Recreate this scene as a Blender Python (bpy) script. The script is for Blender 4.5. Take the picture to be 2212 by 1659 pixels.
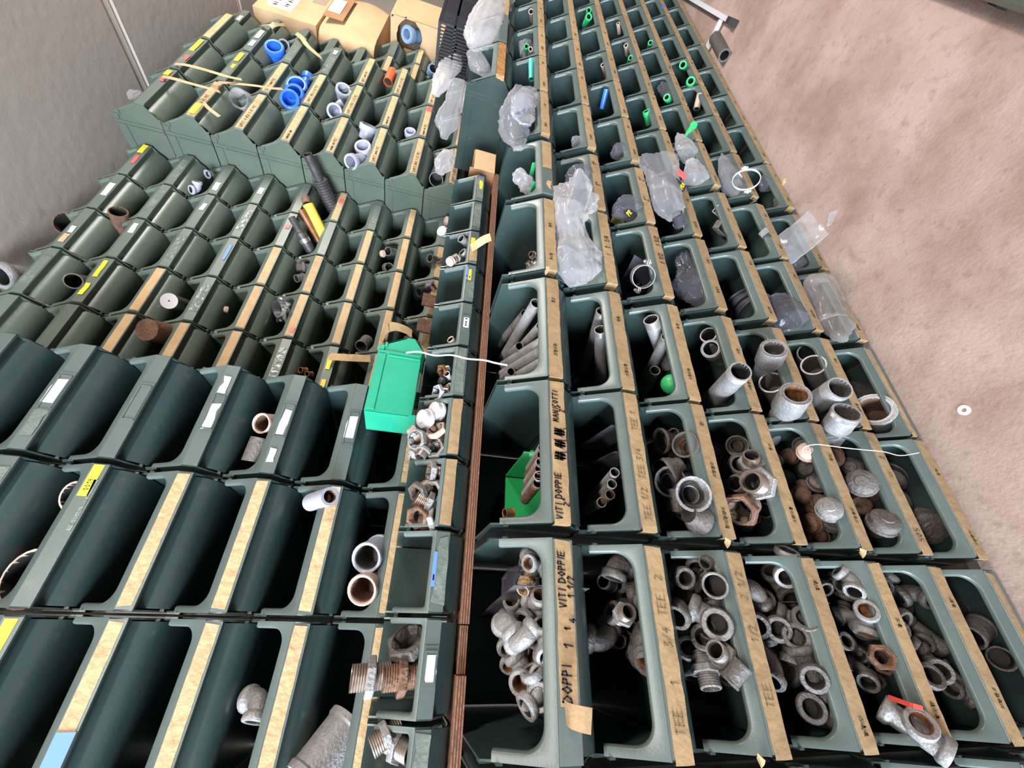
import bpy, math, random
from mathutils import Vector, Matrix, Euler, noise
random.seed(7)
for o in list(bpy.data.objects): bpy.data.objects.remove(o, do_unlink=True)
SC = bpy.context.scene
COL = SC.collection
PI = math.pi
# ------------------------------------------------------------------ camera
U = 0.72                       # metres per survey unit (lens to the lips of the lower rack)
HC = 2.07 * U                  # lens height above the floor
R_RIGHT = Vector((0.85568966, -0.49470303, 0.15186873))
R_DOWN = Vector((0.02105924, -0.25994009, -0.96539508))
R_FWD = Vector((0.51706065, 0.82927683, -0.21200998))
FPX = 862.37
CAM = Vector((0, 0, HC))
cd = bpy.data.cameras.new('camera'); cd.sensor_fit = 'HORIZONTAL'; cd.sensor_width = 36.0
cd.lens = FPX / 2212 * 36.0; cd.clip_start = 0.02; cd.clip_end = 100
cam = bpy.data.objects.new('camera', cd); COL.objects.link(cam)
M3 = Matrix((R_DOWN, R_RIGHT, -R_FWD)).transposed()     # the phone was held upright: picture-right is down
cam.matrix_world = Matrix.Translation(CAM) @ M3.to_4x4()
SC.camera = cam
# ------------------------------------------------------------------ light
wd = bpy.data.worlds.new('hall'); SC.world = wd; wd.use_nodes = True
bg = wd.node_tree.nodes['Background']; bg.inputs[0].default_value = (0.86, 0.93, 1.0, 1); bg.inputs[1].default_value = 0.07
def area(name, loc, target, sx, sy, power, color):
    l = bpy.data.lights.new(name, 'AREA'); l.shape = 'RECTANGLE'; l.size = sx; l.size_y = sy; l.energy = power; l.color = color
    o = bpy.data.objects.new(name, l); COL.objects.link(o); o.location = loc
    d = Vector(target) - Vector(loc); o.rotation_euler = d.to_track_quat('-Z', 'Y').to_euler()
    return o
area('aisle_tube_lamp', (-0.3, -0.75, 2.94), (-0.3, 0.6, 1.1), 1.5, 0.2, 58, (1.0, 0.95, 0.88))
area('aisle_tube_lamp', (3.0, -0.75, 2.94), (2.8, 0.6, 1.3), 1.5, 0.2, 135, (1.0, 0.94, 0.86))
area('hall_door_daylight', (-6.5, -1.25, 1.6), (1.5, 0.55, 1.6), 3.0, 2.9, 2300, (0.74, 0.88, 1.0))
SC.view_settings.view_transform = 'Standard'; SC.view_settings.look = 'None'
SC.view_settings.exposure = -0.13; SC.view_settings.gamma = 1.0; SC.view_settings.use_curve_mapping = False

# ------------------------------------------------------------------ helpers
def W(x, y, z): return Vector((x * U, y * U, z * U + HC))
def ray(px, py):
    u = 1659 - py; v = px
    return R_RIGHT * ((u - 829.5) / FPX) + R_DOWN * ((v - 1106) / FPX) + R_FWD
def atY(px, py, Y):            # survey plane Y, world metres out
    r = ray(px, py); return CAM + r * (Y * U / r.y)
def atX(px, py, X):
    r = ray(px, py); return CAM + r * (X * U / r.x)
def atZ(px, py, z):            # world height z
    r = ray(px, py); return CAM + r * ((z - HC) / r.z)

def newobj(name, me, parent=None):
    o = bpy.data.objects.new(name, me); COL.objects.link(o)
    if parent: o.parent = parent
    return o
def thing(name, label, cat, loc=(0, 0, 0), rot=(0, 0, 0), group=None):
    o = bpy.data.objects.new(name, None); COL.objects.link(o); o.empty_display_size = 0.02
    o.location = loc; o.rotation_euler = rot; o['label'] = label
    o['label'] = label; o['category'] = cat
    if group: o['group'] = group
    return o
def tag(o, label, cat, group=None):
    o['label'] = label; o['category'] = cat
    if group: o['group'] = group
    return o
def struct(o): o['kind'] = 'structure'; return o

class MB:
    def __init__(s): s.v = []; s.f = []; s.s = []
    def quad(s, a, b, c, d, sm=False):
        n = len(s.v); s.v += [tuple(a), tuple(b), tuple(c), tuple(d)]; s.f.append((n, n+1, n+2, n+3)); s.s.append(sm)
    def box(s, x0, x1, y0, y1, z0, z1, m=None):
        n = len(s.v)
        p = [(x0,y0,z0),(x1,y0,z0),(x1,y1,z0),(x0,y1,z0),(x0,y0,z1),(x1,y0,z1),(x1,y1,z1),(x0,y1,z1)]
        if m: p = [tuple(m @ Vector(q)) for q in p]
        s.v += p
        for f in ((0,3,2,1),(4,5,6,7),(0,1,5,4),(1,2,6,5),(2,3,7,6),(3,0,4,7)): s.f.append(tuple(n+i for i in f)); s.s.append(False)
    def prism(s, poly, x0, x1):            # poly of (y,z) extruded along x
        n = len(s.v); k = len(poly)
        s.v += [(x0, p[0], p[1]) for p in poly] + [(x1, p[0], p[1]) for p in poly]
        s.f.append(tuple(range(n+k-1, n-1, -1))); s.f.append(tuple(range(n+k, n+2*k))); s.s += [False, False]
        for i in range(k):
            j = (i+1) % k; s.f.append((n+i, n+j, n+k+j, n+k+i)); s.s.append(False)
    def strip(s, rows, closed=False, sm=True):    # list of equal-length point rows -> grid
        n = len(s.v); k = len(rows[0])
        for r in rows: s.v += [tuple(p) for p in r]
        for i in range(len(rows)-1):
            for j in range(k if closed else k-1):
                j2 = (j+1) % k
                s.f.append((n+i*k+j, n+i*k+j2, n+(i+1)*k+j2, n+(i+1)*k+j)); s.s.append(sm)
    def lathe(s, prof, n=20, m=None, sm=True, closed=True):
        rows = []
        pr = list(prof) + ([prof[0]] if closed else [])
        for r, z in pr:
            row = []
            for i in range(n):
                a = 2*PI*i/n; p = Vector((r*math.cos(a), r*math.sin(a), z)); row.append(m @ p if m else p)
            rows.append(row)
        s.strip(rows, True, sm)
    def sweep(s, pts, rad, n=10, sm=True, caps=True):
        pts = [Vector(p) for p in pts]; rows = []; up = None
        for i, p in enumerate(pts):
            d = (pts[min(i+1, len(pts)-1)] - pts[max(i-1, 0)]).normalized()
            if up is None: up = d.orthogonal().normalized()
            up = (up - d * up.dot(d)).normalized(); sd = d.cross(up)
            r = rad[i] if isinstance(rad, (list, tuple)) else rad
            rows.append([p + up*(r*math.cos(2*PI*k/n)) + sd*(r*math.sin(2*PI*k/n)) for k in range(n)])
        b = len(s.v); s.strip(rows, True, sm)
        if caps:
            s.f.append(tuple(range(b+n-1, b-1, -1))); L = len(rows)-1; s.f.append(tuple(b+L*n+i for i in range(n))); s.s += [False, False]
    def mesh(s, name, mat, sharp=40):
        me = bpy.data.meshes.new(name); me.from_pydata(s.v, [], s.f); me.materials.append(mat)
        me.polygons.foreach_set('use_smooth', s.s); me.validate(); me.update()
        if any(s.s): me.set_sharp_from_angle(angle=math.radians(sharp))
        return me
    def obj(s, name, mat, parent=None, sharp=40): return newobj(name, s.mesh(name, mat, sharp), parent)

def offset(poly, t):            # open 2-D polyline, mitred
    out = []; n = len(poly)
    for i, p in enumerate(poly):
        a = Vector(poly[max(i-1, 0)]); b = Vector(p); c = Vector(poly[min(i+1, n-1)])
        d1 = (b-a).normalized() if i else (c-b).normalized(); d2 = (c-b).normalized() if i < n-1 else d1
        n1 = Vector((-d1.y, d1.x)); n2 = Vector((-d2.y, d2.x)); m = (n1+n2).normalized()
        k = t / max(0.4, m.dot(n1)); out.append((b.x+m.x*k, b.y+m.y*k))
    return out

# ------------------------------------------------------------------ materials
def mat(name, col, rough=0.5, metal=0.0, col2=None, scale=8.0, lo=0.4, hi=0.65, bump=0.0, bscale=60.0, spec=0.5, detail=5.0, trans=0.0, alpha=1.0, rnd=0.0, col3=None, scale3=40.0, lo3=0.6, hi3=0.75, sss=0):
    m = bpy.data.materials.new(name); m.use_nodes = True; nt = m.node_tree; N = nt.nodes; L = nt.links
    b = N['Principled BSDF']; b.inputs['Base Color'].default_value = (*col, 1); b.inputs['Roughness'].default_value = rough
    b.inputs['Metallic'].default_value = metal; b.inputs['Specular IOR Level'].default_value = spec
    b.inputs['Transmission Weight'].default_value = trans; b.inputs['Alpha'].default_value = alpha
    tc = N.new('ShaderNodeTexCoord'); oi = N.new('ShaderNodeObjectInfo')
    ad = N.new('ShaderNodeVectorMath'); ad.operation = 'ADD'; L.new(tc.outputs['Object'], ad.inputs[0])
    mu = N.new('ShaderNodeVectorMath'); mu.operation = 'SCALE'; mu.inputs[0].default_value = (7.3, 3.1, 5.7); L.new(oi.outputs['Random'], mu.inputs['Scale']); L.new(mu.outputs[0], ad.inputs[1])
    src = None
    def layer(c_in, c, sc, l, h):
        nz = N.new('ShaderNodeTexNoise'); nz.inputs['Scale'].default_value = sc; nz.inputs['Detail'].default_value = detail; nz.inputs['Roughness'].default_value = 0.65
        L.new(ad.outputs[0], nz.inputs['Vector'])
        rp = N.new('ShaderNodeValToRGB'); rp.color_ramp.elements[0].position = l; rp.color_ramp.elements[1].position = h; L.new(nz.outputs['Fac'], rp.inputs[0])
        mx = N.new('ShaderNodeMix'); mx.data_type = 'RGBA'; L.new(rp.outputs[0], mx.inputs[0])
        if c_in is None: mx.inputs[6].default_value = (*col, 1)
        else: L.new(c_in, mx.inputs[6])
        mx.inputs[7].default_value = (*c, 1); return mx.outputs[2]
    if col2: src = layer(None, col2, scale, lo, hi)
    if col3: src = layer(src, col3, scale3, lo3, hi3)
    if rnd and src is None:
        src = layer(None, col, 1, .4, .6)
    if rnd:
        hs = N.new('ShaderNodeHueSaturation'); mr = N.new('ShaderNodeMapRange'); mr.inputs[3].default_value = 1-rnd; mr.inputs[4].default_value = 1+rnd
        L.new(oi.outputs['Random'], mr.inputs[0]); L.new(mr.outputs[0], hs.inputs['Value']); L.new(src, hs.inputs['Color']); src = hs.outputs[0]
    if src: L.new(src, b.inputs['Base Color'])
    if bump:
        nz = N.new('ShaderNodeTexNoise'); nz.inputs['Scale'].default_value = bscale; nz.inputs['Detail'].default_value = 4; L.new(ad.outputs[0], nz.inputs['Vector'])
        bp = N.new('ShaderNodeBump'); bp.inputs['Strength'].default_value = bump; bp.inputs['Distance'].default_value = 0.01; L.new(nz.outputs['Fac'], bp.inputs['Height']); L.new(bp.outputs[0], b.inputs['Normal'])
    return m
def film(name, col, op=0.35, rough=0.15, tint=(1, 1, 1), mist=0.45):        # crinkled clear plastic: see-through, milky and glossy
    m = bpy.data.materials.new(name); m.use_nodes = True; nt = m.node_tree; N = nt.nodes; L = nt.links
    for n in list(N): N.remove(n)
    out = N.new('ShaderNodeOutputMaterial'); tr = N.new('ShaderNodeBsdfTransparent'); tr.inputs[0].default_value = (*tint, 1)
    pb = N.new('ShaderNodeBsdfPrincipled'); pb.inputs['Base Color'].default_value = (*col, 1); pb.inputs['Roughness'].default_value = rough; pb.inputs['Specular IOR Level'].default_value = 0.8
    tl = N.new('ShaderNodeBsdfTranslucent'); tl.inputs[0].default_value = (*col, 1)
    tc = N.new('ShaderNodeTexCoord'); nz = N.new('ShaderNodeTexNoise'); nz.noise_type = 'RIDGED_MULTIFRACTAL'; nz.inputs['Scale'].default_value = 9; nz.inputs['Detail'].default_value = 3; nz.inputs['Distortion'].default_value = .6; L.new(tc.outputs['Object'], nz.inputs['Vector'])
    bp = N.new('ShaderNodeBump'); bp.inputs['Strength'].default_value = .55; bp.inputs['Distance'].default_value = .008; L.new(nz.outputs['Fac'], bp.inputs['Height']); L.new(bp.outputs[0], pb.inputs['Normal']); L.new(bp.outputs[0], tl.inputs['Normal'])
    m1 = N.new('ShaderNodeMixShader'); m1.inputs[0].default_value = mist; L.new(pb.outputs[0], m1.inputs[1]); L.new(tl.outputs[0], m1.inputs[2])
    lw_ = N.new('ShaderNodeLayerWeight'); lw_.inputs[0].default_value = .35; L.new(bp.outputs[0], lw_.inputs['Normal']); mr = N.new('ShaderNodeMapRange'); mr.inputs[3].default_value = op*.7; mr.inputs[4].default_value = min(1, op+.40); L.new(lw_.outputs['Facing'], mr.inputs[0])
    m2 = N.new('ShaderNodeMixShader'); L.new(mr.outputs[0], m2.inputs[0]); L.new(tr.outputs[0], m2.inputs[1]); L.new(m1.outputs[0], m2.inputs[2]); L.new(m2.outputs[0], out.inputs[0])
    return m
MT = {}
MT['green'] = mat('green_plastic', (.027, .046, .044), .30, col2=(.038, .058, .053), scale=5, lo=.42, hi=.72, bump=.04, bscale=260, rnd=.10, col3=(.12, .125, .105), scale3=26, lo3=.62, hi3=1.0)  # same plastic as the rim, darkened for the shade inside the bins
MT['rim'] = mat('green_plastic_rim', (.080, .102, .095), .38, col2=(.100, .120, .108), scale=9, lo=.45, hi=.75, bump=.05, bscale=300, rnd=.10, col3=(.19, .175, .13), scale3=30, lo3=.64, hi3=.88)
MT['green_olive'] = mat('olive_green_plastic', (.072, .092, .074), .34, col2=(.090, .108, .084), scale=5, lo=.42, hi=.72, bump=.04, bscale=260, rnd=.10, col3=(.16, .16, .13), scale3=26, lo3=.62, hi3=1.0)  # lighter olive tone for the set-back, protruding and last stacks
MT['rim_olive'] = mat('olive_green_rim', (.105, .128, .108), .40, col2=(.125, .145, .12), scale=9, lo=.45, hi=.75, bump=.05, bscale=300, rnd=.10, col3=(.20, .19, .15), scale3=30, lo3=.64, hi3=.9)
MT['tape'] = mat('masking_tape', (.47, .315, .165), .72, col2=(.40, .25, .125), scale=18, lo=.45, hi=.75, bump=.5, bscale=50, rnd=.08)
MT['tape_old_dim'] = mat('dusty_dim_masking_tape', (.30, .195, .098), .8, col2=(.22, .138, .07), scale=26, lo=.42, hi=.8, bump=.28, bscale=45, rnd=.10, col3=(.38, .26, .13), scale3=60, lo3=.58, hi3=.85)  # dust plus the lower rack's weaker light, both in the colour
MT['ink'] = mat('black_marker_ink', (.012, .010, .012), .6)
MT['ink_pale'] = mat('faded_marker_ink', (.13, .095, .04), .8)
MT['ink_mid'] = mat('brown_marker_ink', (.05, .035, .03), .8)
MT['paper'] = mat('white_paper', (.78, .74, .70), .8, col2=(.6, .56, .5), scale=20, lo=.5, hi=.8)
MT['yellow'] = mat('yellow_sticker', (.86, .66, .03), .5)
MT['red'] = mat('red_sticker', (.70, .10, .09), .5)
MT['blue'] = mat('blue_sticker', (.10, .22, .75), .5)
MT['clear_tape'] = mat('clear_packing_tape', (.125, .15, .13), .25, col2=(.24, .25, .24), scale=26, lo=.52, hi=.8, bump=.35, bscale=60)
MT['wood'] = mat('plywood', (.26, .115, .06), .7, col2=(.16, .07, .04), scale=30, lo=.4, hi=.7, bump=.4, bscale=80)
MT['ply_dark'] = mat('plywood_dark_ply', (.09, .035, .02), .8)
MT['floor'] = mat('pink_concrete', (.40, .292, .255), .75, col2=(.25, .160, .125), scale=2.6, lo=.42, hi=.68, bump=.15, bscale=90, detail=11, col3=(.20, .135, .105), scale3=30, lo3=.54, hi3=.82)
MT['concrete'] = mat('raw_concrete', (.46, .395, .345), .8, col2=(.51, .44, .385), scale=1.2, lo=.35, hi=.7, bump=.16, bscale=22, detail=8, col3=(.35, .295, .255), scale3=5, lo3=.64, hi3=.72)
MT['joint'] = mat('concrete_joint', (.80, .74, .66), .8)
MT['darkwood'] = mat('dark_wood', (.05, .03, .022), .8)
# ------------------------------------------------------------------ room
def slab(name, x0, x1, y0, y1, z0, z1, m, parent=None):
    b = MB(); b.box(x0, x1, y0, y1, z0, z1); return b.obj(name, m, parent)
struct(slab('floor', -6, 9, -7, 1.9, -0.12, 0, MT['floor']))
struct(slab('wall_back', -6, 9, 2.40*U, 2.40*U+0.2, 0, 2.15*U+HC, MT['concrete']))
ZCEIL = 2.15*U + HC
ceil_ = thing('ceiling', '', ''); del ceil_['label']; del ceil_['category']; ceil_['kind'] = 'structure'
JX = [-4.97+1.2*i for i in range(12)]
for i, x in enumerate(JX[:-1]):
    b = MB(); g = 0.016
    x0, x1 = x+g, JX[i+1]-g
    b.prism([(x0, 0.0), (x0+.018, -.018), (x1-.018, -.018), (x1, 0.0), (x1, .14), (x0, .14)], -1.2, 2.40*U+0.2)
    # prism runs along local x with (y,z) section: turn it so that it runs into the room
    o = b.obj('ceiling_plank', MT['concrete'], ceil_); o.matrix_local = Matrix(((0,1,0,0),(1,0,0,0),(0,0,1,ZCEIL+.018),(0,0,0,1)))
    o.data.flip_normals()
    q = MB(); q.box(JX[i]-.017, JX[i]+.017, -1.2, 2.40*U, ZCEIL+.006, ZCEIL+.13); q.obj('joint_filler', MT['joint'], ceil_)

# ------------------------------------------------------------------ stroke lettering
FONT = {'~':[[(0,.35),(.08,.85),(.18,.2),(.26,.75),(.36,.15),(.44,.7),(.5,.4)]],'_':[[(0,.2),(.1,.7),(.2,.75),(.22,.3),(.35,.25),(.4,.8)]],'A':[[(0,0),(.3,1),(.6,0)],[(.12,.4),(.48,.4)]],'B':[[(0,0),(0,1),(.4,.95),(.45,.7),(.05,.52),(.5,.4),(.45,.05),(0,0)]],'C':[[(.55,.9),(.25,1),(0,.5),(.25,0),(.55,.1)]],
'D':[[(0,0),(0,1),(.35,.9),(.55,.5),(.35,.1),(0,0)]],'E':[[(.5,1),(0,.97),(0,0),(.5,.02)],[(0,.5),(.4,.52)]],'F':[[(.5,1),(0,1),(0,0)],[(0,.5),(.4,.5)]],'G':[[(.5,.9),(.2,1),(0,.5),(.2,0),(.5,.1),(.5,.45),(.3,.45)]],
'H':[[(0,0),(0,1)],[(.5,0),(.5,1)],[(0,.5),(.5,.5)]],'I':[[(.15,0),(.2,1)]],'L':[[(0,1),(0,0),(.45,.03)]],'M':[[(0,0),(.1,1),(.35,.3),(.6,1),(.7,0)]],'N':[[(0,0),(.05,1),(.5,0),(.55,1)]],
'O':[[(.28,1),(0,.5),(.28,0),(.56,.5),(.28,1)]],'P':[[(0,0),(.04,1),(.45,.9),(.45,.55),(.02,.45)]],'R':[[(0,0),(.04,1),(.45,.9),(.45,.58),(.02,.48),(.5,0)]],'S':[[(.5,.9),(.2,1),(.05,.7),(.45,.35),(.3,0),(0,.1)]],
'T':[[(0,1),(.55,.97)],[(.28,1),(.25,0)]],'U':[[(0,1),(.03,.1),(.25,0),(.48,.1),(.5,1)]],'V':[[(0,1),(.28,0),(.55,1)]],'X':[[(0,0),(.5,1)],[(0,1),(.5,0)]],'Z':[[(0,1),(.5,1),(0,0),(.5,0)]],
'0':[[(.25,1),(0,.5),(.25,0),(.5,.5),(.25,1)]],'1':[[(.02,.68),(.28,1),(.26,0)]],'2':[[(0,.8),(.2,1),(.45,.75),(.02,.03),(.5,.05)]],'3':[[(0,.95),(.4,.9),(.15,.55),(.45,.3),(.2,0),(0,.1)]],'4':[[(.3,1),(0,.4),(.5,.4)],[(.38,.7),(.35,0)]],
'5':[[(.5,1),(.08,1),(.05,.58),(.42,.5),(.4,.08),(0,.03)]],'6':[[(.4,1),(.05,.5),(.1,0),(.45,.1),(.4,.45),(.08,.4)]],'7':[[(0,1),(.5,1),(.15,0)]],'8':[[(.25,.5),(.05,.8),(.25,1),(.45,.8),(.25,.5),(.02,.2),(.25,0),(.5,.2),(.25,.5)]],'9':[[(.45,.6),(.1,.5),(.1,.95),(.42,.95),(.45,.6),(.3,0)]],
'#':[[(0,.2),(.1,.95),(.14,.05),(.24,.95),(.28,.0),(.4,.98),(.45,.05),(.55,.9),(.6,.1),(.7,.95),(.74,.15)],[(.0,.7),(.75,.6)],[(.0,.5),(.75,.45)],[(.02,.3),(.75,.3)],[(.8,.1),(.95,-.2)]],'"':[[(.08,1),(.06,.72)],[(.26,1),(.24,.72)]],'/':[[(0,0),(.4,1)]],'.':[[(.1,0),(.12,.06)],],'-':[[(.05,.45),(.4,.47)]],'Q':[[(.28,1),(0,.5),(.28,0),(.56,.5),(.28,1)],[(.0,0),(.6,1)]]}
def write(text, x, z, h, wid, rng, parent, m, y, wob=.06, slant=.1, name='handwriting'):
    b = MB()
    for ch in text:
        if ch == ' ': x += h*.55; continue
        gs = FONT.get(ch)
        if not gs: x += h*.4; continue
        mx = 0
        for st in gs:
            pts = []
            for (px, pz) in st:
                mx = max(mx, px); pts.append((x+(px+slant*pz+rng.uniform(-wob, wob))*h*.85, z+(pz+rng.uniform(-wob, wob))*h))
            for a, c in zip(pts, pts[1:]):
                d = Vector((c[0]-a[0], c[1]-a[1])); 
                if d.length < 1e-6: continue
                d.normalize(); nn = Vector((-d.y, d.x))*wid/2; e = d*wid*.3
                b.quad((a[0]-e.x-nn.x, y, a[1]-e.y-nn.y), (c[0]+e.x-nn.x, y, c[1]+e.y-nn.y), (c[0]+e.x+nn.x, y, c[1]+e.y+nn.y), (a[0]-e.x+nn.x, y, a[1]-e.y+nn.y))
        x += h*(mx*.85+.28)
    if b.f: return b.obj(name, m, parent)

# ------------------------------------------------------------------ the open-front stacking bin
class Kind: pass
def bin_kind(w, s, d, mg=None, mr=None, fine=False):
    mg = mg or MT['green']; mr = mr or MT['rim']
    k = Kind(); k.w = w; k.s = s; k.d = d; k.zb = .088*s            # lip height above the bin's own bottom
    hw = w/2; zb = 0.0; L = k.zb                                      # local origin: bottom, lip plane, middle
    def P(y, z): return (y*s, z*s+L)
    rear_t = (d, .105*s+L); t = .003
    side = [P(.001, -.001), P(.050, .088), P(.056, .105), rear_t, (d, -.0725*s+L), P(.056, -.0725), P(.006, -.037), P(.001, -.034)]
    b = MB()
    for sg in (-1, 1):
        b.prism(side, sg*hw, sg*(hw-t)) if sg < 0 else b.prism(side, hw-t, hw)
        xo0, xo1 = (-(hw+.0036), -hw) if sg < 0 else (hw, hw+.0036)
        yr = .085*s
        b.box(xo0, xo1, yr, yr+.012*s, -.070*s+L, .100*s+L)
        b.box(xo0, xo1, .060*s, yr-.004*s, .082*s+L, .104*s+L)
        b.box(xo0, xo1, yr+.016*s, d-.004, .070*s+L, .100*s+L)
        b.box(xo0, xo1, yr+.016*s, yr+.024*s, -.070*s+L, .060*s+L)
        # hooked corner tab where the stacked bins meet
        b.box(xo0, xo1, .043*s, .062*s, .072*s+L, .082*s+L)
    prof = [(d, .105*s+L), (d, -.06*s+L), (d-.006, -.075*s+L), (d-.006, L-.088*s), (.10*s, L-.088*s), P(.080, -.0875), P(.062, -.084), P(.046, -.077), P(.034, -.066), P(.025, -.052), P(.020, -.036), P(.019, -.020)]
    inn = offset(prof, t)                                            # toward the inside
    # keep the inside on the upper side
    if inn[5][1] < prof[5][1]: inn = offset(prof, -t)
    xs = [-hw+t, -hw+t+.004, hw-t-.004, hw-t]
    xo = -hw+.0062
    rows_o = [[(x, p[0], p[1]) for p in prof] for x in (xo, -xo)]
    rows_i = [[(x, p[0], p[1]) for p in inn] for x in (xo, -xo)]
    b.strip(rows_o); b.strip(rows_i)
    # inner front wall behind the plate
    b.box(-hw+t, hw-t, .003, .0195*s+.001, L-.034*s, L-.003)
    k.body = b.mesh('bin_body', mg, 35)
    # rim
    b = MB(); y1, z1 = .050*s, .088*s; LL = math.hypot(y1, z1); n = Vector((0, -z1, y1)).normalized()
    def Q(x, tt, off=0.0): return Vector((x, y1*tt/LL, L+z1*tt/LL)) + n*off
    sb = .010*min(1, s*1.05); bb = .018*s; rc = .036*s; top = LL
    if fine: sb, bb, rc = .006, .007, .010
    inner = []; outer = []
    N = 8
    inner += [(-hw+sb, top), (-hw+sb, bb+rc)]; outer += [(-hw, top), (-hw, bb+rc)]
    for i in range(1, N+1):
        a = PI/2*i/N; inner.append((-hw+sb+rc*(1-math.cos(a)), bb+rc*(1-math.sin(a))))
        outer.append((-hw, max(0, (bb+rc)*(1-2*i/N))) if i <= N/2 else (-hw+(sb+rc)*(2*i/N-1), 0))
    inner += [(-x, tt) for x, tt in reversed(inner)]; outer += [(-x, tt) for x, tt in reversed(outer)]
    inn2 = []
    m_ = len(inner)
    for i, (x, tt) in enumerate(inner):
        a = Vector(inner[max(i-1, 0)]); c = Vector(inner[min(i+1, m_-1)]); d_ = (c-a).normalized(); nn = Vector((-d_.y, d_.x)); inn2.append((x+nn.x*.0045, tt+nn.y*.0045))
    inn1 = [((a[0]*.45+c[0]*.55), (a[1]*.45+c[1]*.55)) for a, c in zip(inner, inn2)]
    b.strip([[Q(*p, 0) for p in outer], [Q(*p, .0005) for p in inner], [Q(*p, -.001) for p in inn1], [Q(*p, -.006) for p in inn2], [Q(*p, -.010) for p in inn2]])
    b.strip([[Q(*p, -.004) for p in outer], [Q(*p, 0) for p in outer]], sm=False)
    b.strip([[Q(*p, -.0045) for p in inner], [Q(*p, -.004) for p in outer]])
    for sg in (-1, 1):
        zt_ = L-.070*s; b.v += [(sg*(hw-.001), .047*s, zt_-.005*s), (sg*(hw-.001), .047*s, zt_+.005*s), (sg*(hw-.022*s), .050*s, zt_), (sg*(hw-.001), .056*s, zt_)]; n_ = len(b.v); b.f += [(n_-4, n_-3, n_-2), (n_-3, n_-1, n_-2), (n_-1, n_-4, n_-2), (n_-4, n_-1, n_-3)]; b.s += [False]*4
    k.rim = b.mesh('front_rim', mr, 50)
    # label plate, plain and with a card holder
    b = MB(); p0, p1 = -hw+.003, hw-.003; zl, zh = L-.036*s, L-.0005
    b.prism([(-.003, zl), (-.003, zh-.001), (-.001, zh), (.003, zh), (.003, zl)], p0, p1)
    k.plate = b.mesh('label_plate', mr, 30)
    c = MB(); hx = w*.165; zc0, zc1 = zl+.003*s, zh-.004*s
    for (a0, a1, e0, e1) in ((-hx, hx, zc0, zc0+.003), (-hx, hx, zc1-.003, zc1), (-hx, -hx+.003, zc0, zc1), (hx-.003, hx, zc0, zc1)): c.box(a0, a1, -.0062, -.003, e0, e1)
    c.box(-hx-.01*s, hx+.01*s, -.0042, -.003, zl+.001, zh-.002)
    k.holder = c.mesh('card_holder', MT['rim'], 30)
    return k
KL = bin_kind(.311, 1.0, .495)      # large
KD = bin_kind(.311, 1.0, .42)       # large, shorter body
KM = bin_kind(.212, .898, .345, MT['green_olive'], MT['rim_olive'])     # medium, lighter olive
KO = bin_kind(.311, 1.0, .495, MT['green_olive'], MT['rim_olive'])      # large, lighter olive
KS = bin_kind(.156, .78, .235, fine=True)      # small
ORD = ['zeroth', 'first', 'second', 'third', 'fourth', 'fifth', 'sixth', 'seventh', 'eighth', 'ninth', 'tenth', 'eleventh', 'twelfth', 'thirteenth', 'fourteenth', 'fifteenth', 'sixteenth']
BIN = {}
def place_bin(key, k, xn, Y, zlip, label, group, holder=False, rz=0.0, name='storage_bin', mats=None):
    p = W(xn, Y, zlip); o = thing(name, label, 'bin', (p.x+k.w/2, p.y, p.z-k.zb), (0, 0, rz), group)
    newobj('body', k.body, o); newobj('front_rim', k.rim, o); pl = newobj('label_plate', k.plate, o)
    if holder: newobj('card_holder', k.holder, o)
    o['k'] = ''; BIN[key] = (o, k); del o['k']
    return o
def tape(key, old=True, f0=.03, f1=.97, seed=0, wrap=True, hh=1.0, texts=(), m=None):
    o, k = BIN[key]; rng = random.Random(seed*977+sum(ord(c) for c in str(key))*13)
    hw = k.w/2; s = k.s; L = k.zb; z0 = L-.0355*s; z1 = L-.003*s
    zm = z1-(z1-z0)*hh; x0 = -hw+k.w*f0; x1 = -hw+k.w*f1; n = max(6, int(16*(f1-f0)*k.w/.3))
    lo = []; hi = []; mid = []
    ph = rng.uniform(0, 6)
    for i in range(n+1):
        t = i/n; x = x0+(x1-x0)*t; j = .0011*s if old else .0006*s
        bul = .0008+.0010*abs(math.sin(ph+t*9+rng.uniform(-.5, .5)))*(1.2 if old else .4)
        e = rng.uniform(-.002, .002) if i in (0, n) else 0
        lo.append((x-e, -.0036-bul*.3, zm+rng.uniform(-j, j))); mid.append((x, -.0036-bul, (zm+z1)/2)); hi.append((x+e, -.0036-bul*.4, z1+rng.uniform(-j, j)))
    b = MB(); b.strip([lo, mid, hi], sm=True)
    back = [(p[0], -.0030, p[2]) for p in lo], [(p[0], -.0030, p[2]) for p in hi]
    b.strip([back[0], lo], sm=False); b.strip([hi, back[1]], sm=False)
    if wrap and f0 < .06:                 # tape folded round the near end of the plate
        q = rng.uniform(.010, .03)
        b.strip([[(-hw-.0032, -.004, zm), (-hw-.0036, -.004, (zm+z1)/2), (-hw-.0032, -.004, z1)], [(-hw-.0032, q, zm+rng.uniform(-.002, .004)), (-hw-.0036, q*.8, (zm+z1)/2), (-hw-.0032, q*rng.uniform(.5, 1.1), z1)]], sm=False)
        b.strip([[lo[0], mid[0], hi[0]], [(-hw-.0032, -.004, zm), (-hw-.0036, -.004, (zm+z1)/2), (-hw-.0032, -.004, z1)]], sm=False)
    tp = b.obj('tape', m or MT['tape_old_dim' if old else 'tape'], o, 30)
    for (txt, fx, fz, fh, mm) in texts:
        write(txt, -hw+k.w*fx, L-.0355*s+(z1-z0)*fz, (z1-z0)*fh, .0024*s if mm is MT['ink'] else .0016*s, rng, tp, mm, -.0060)
    return tp
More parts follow.
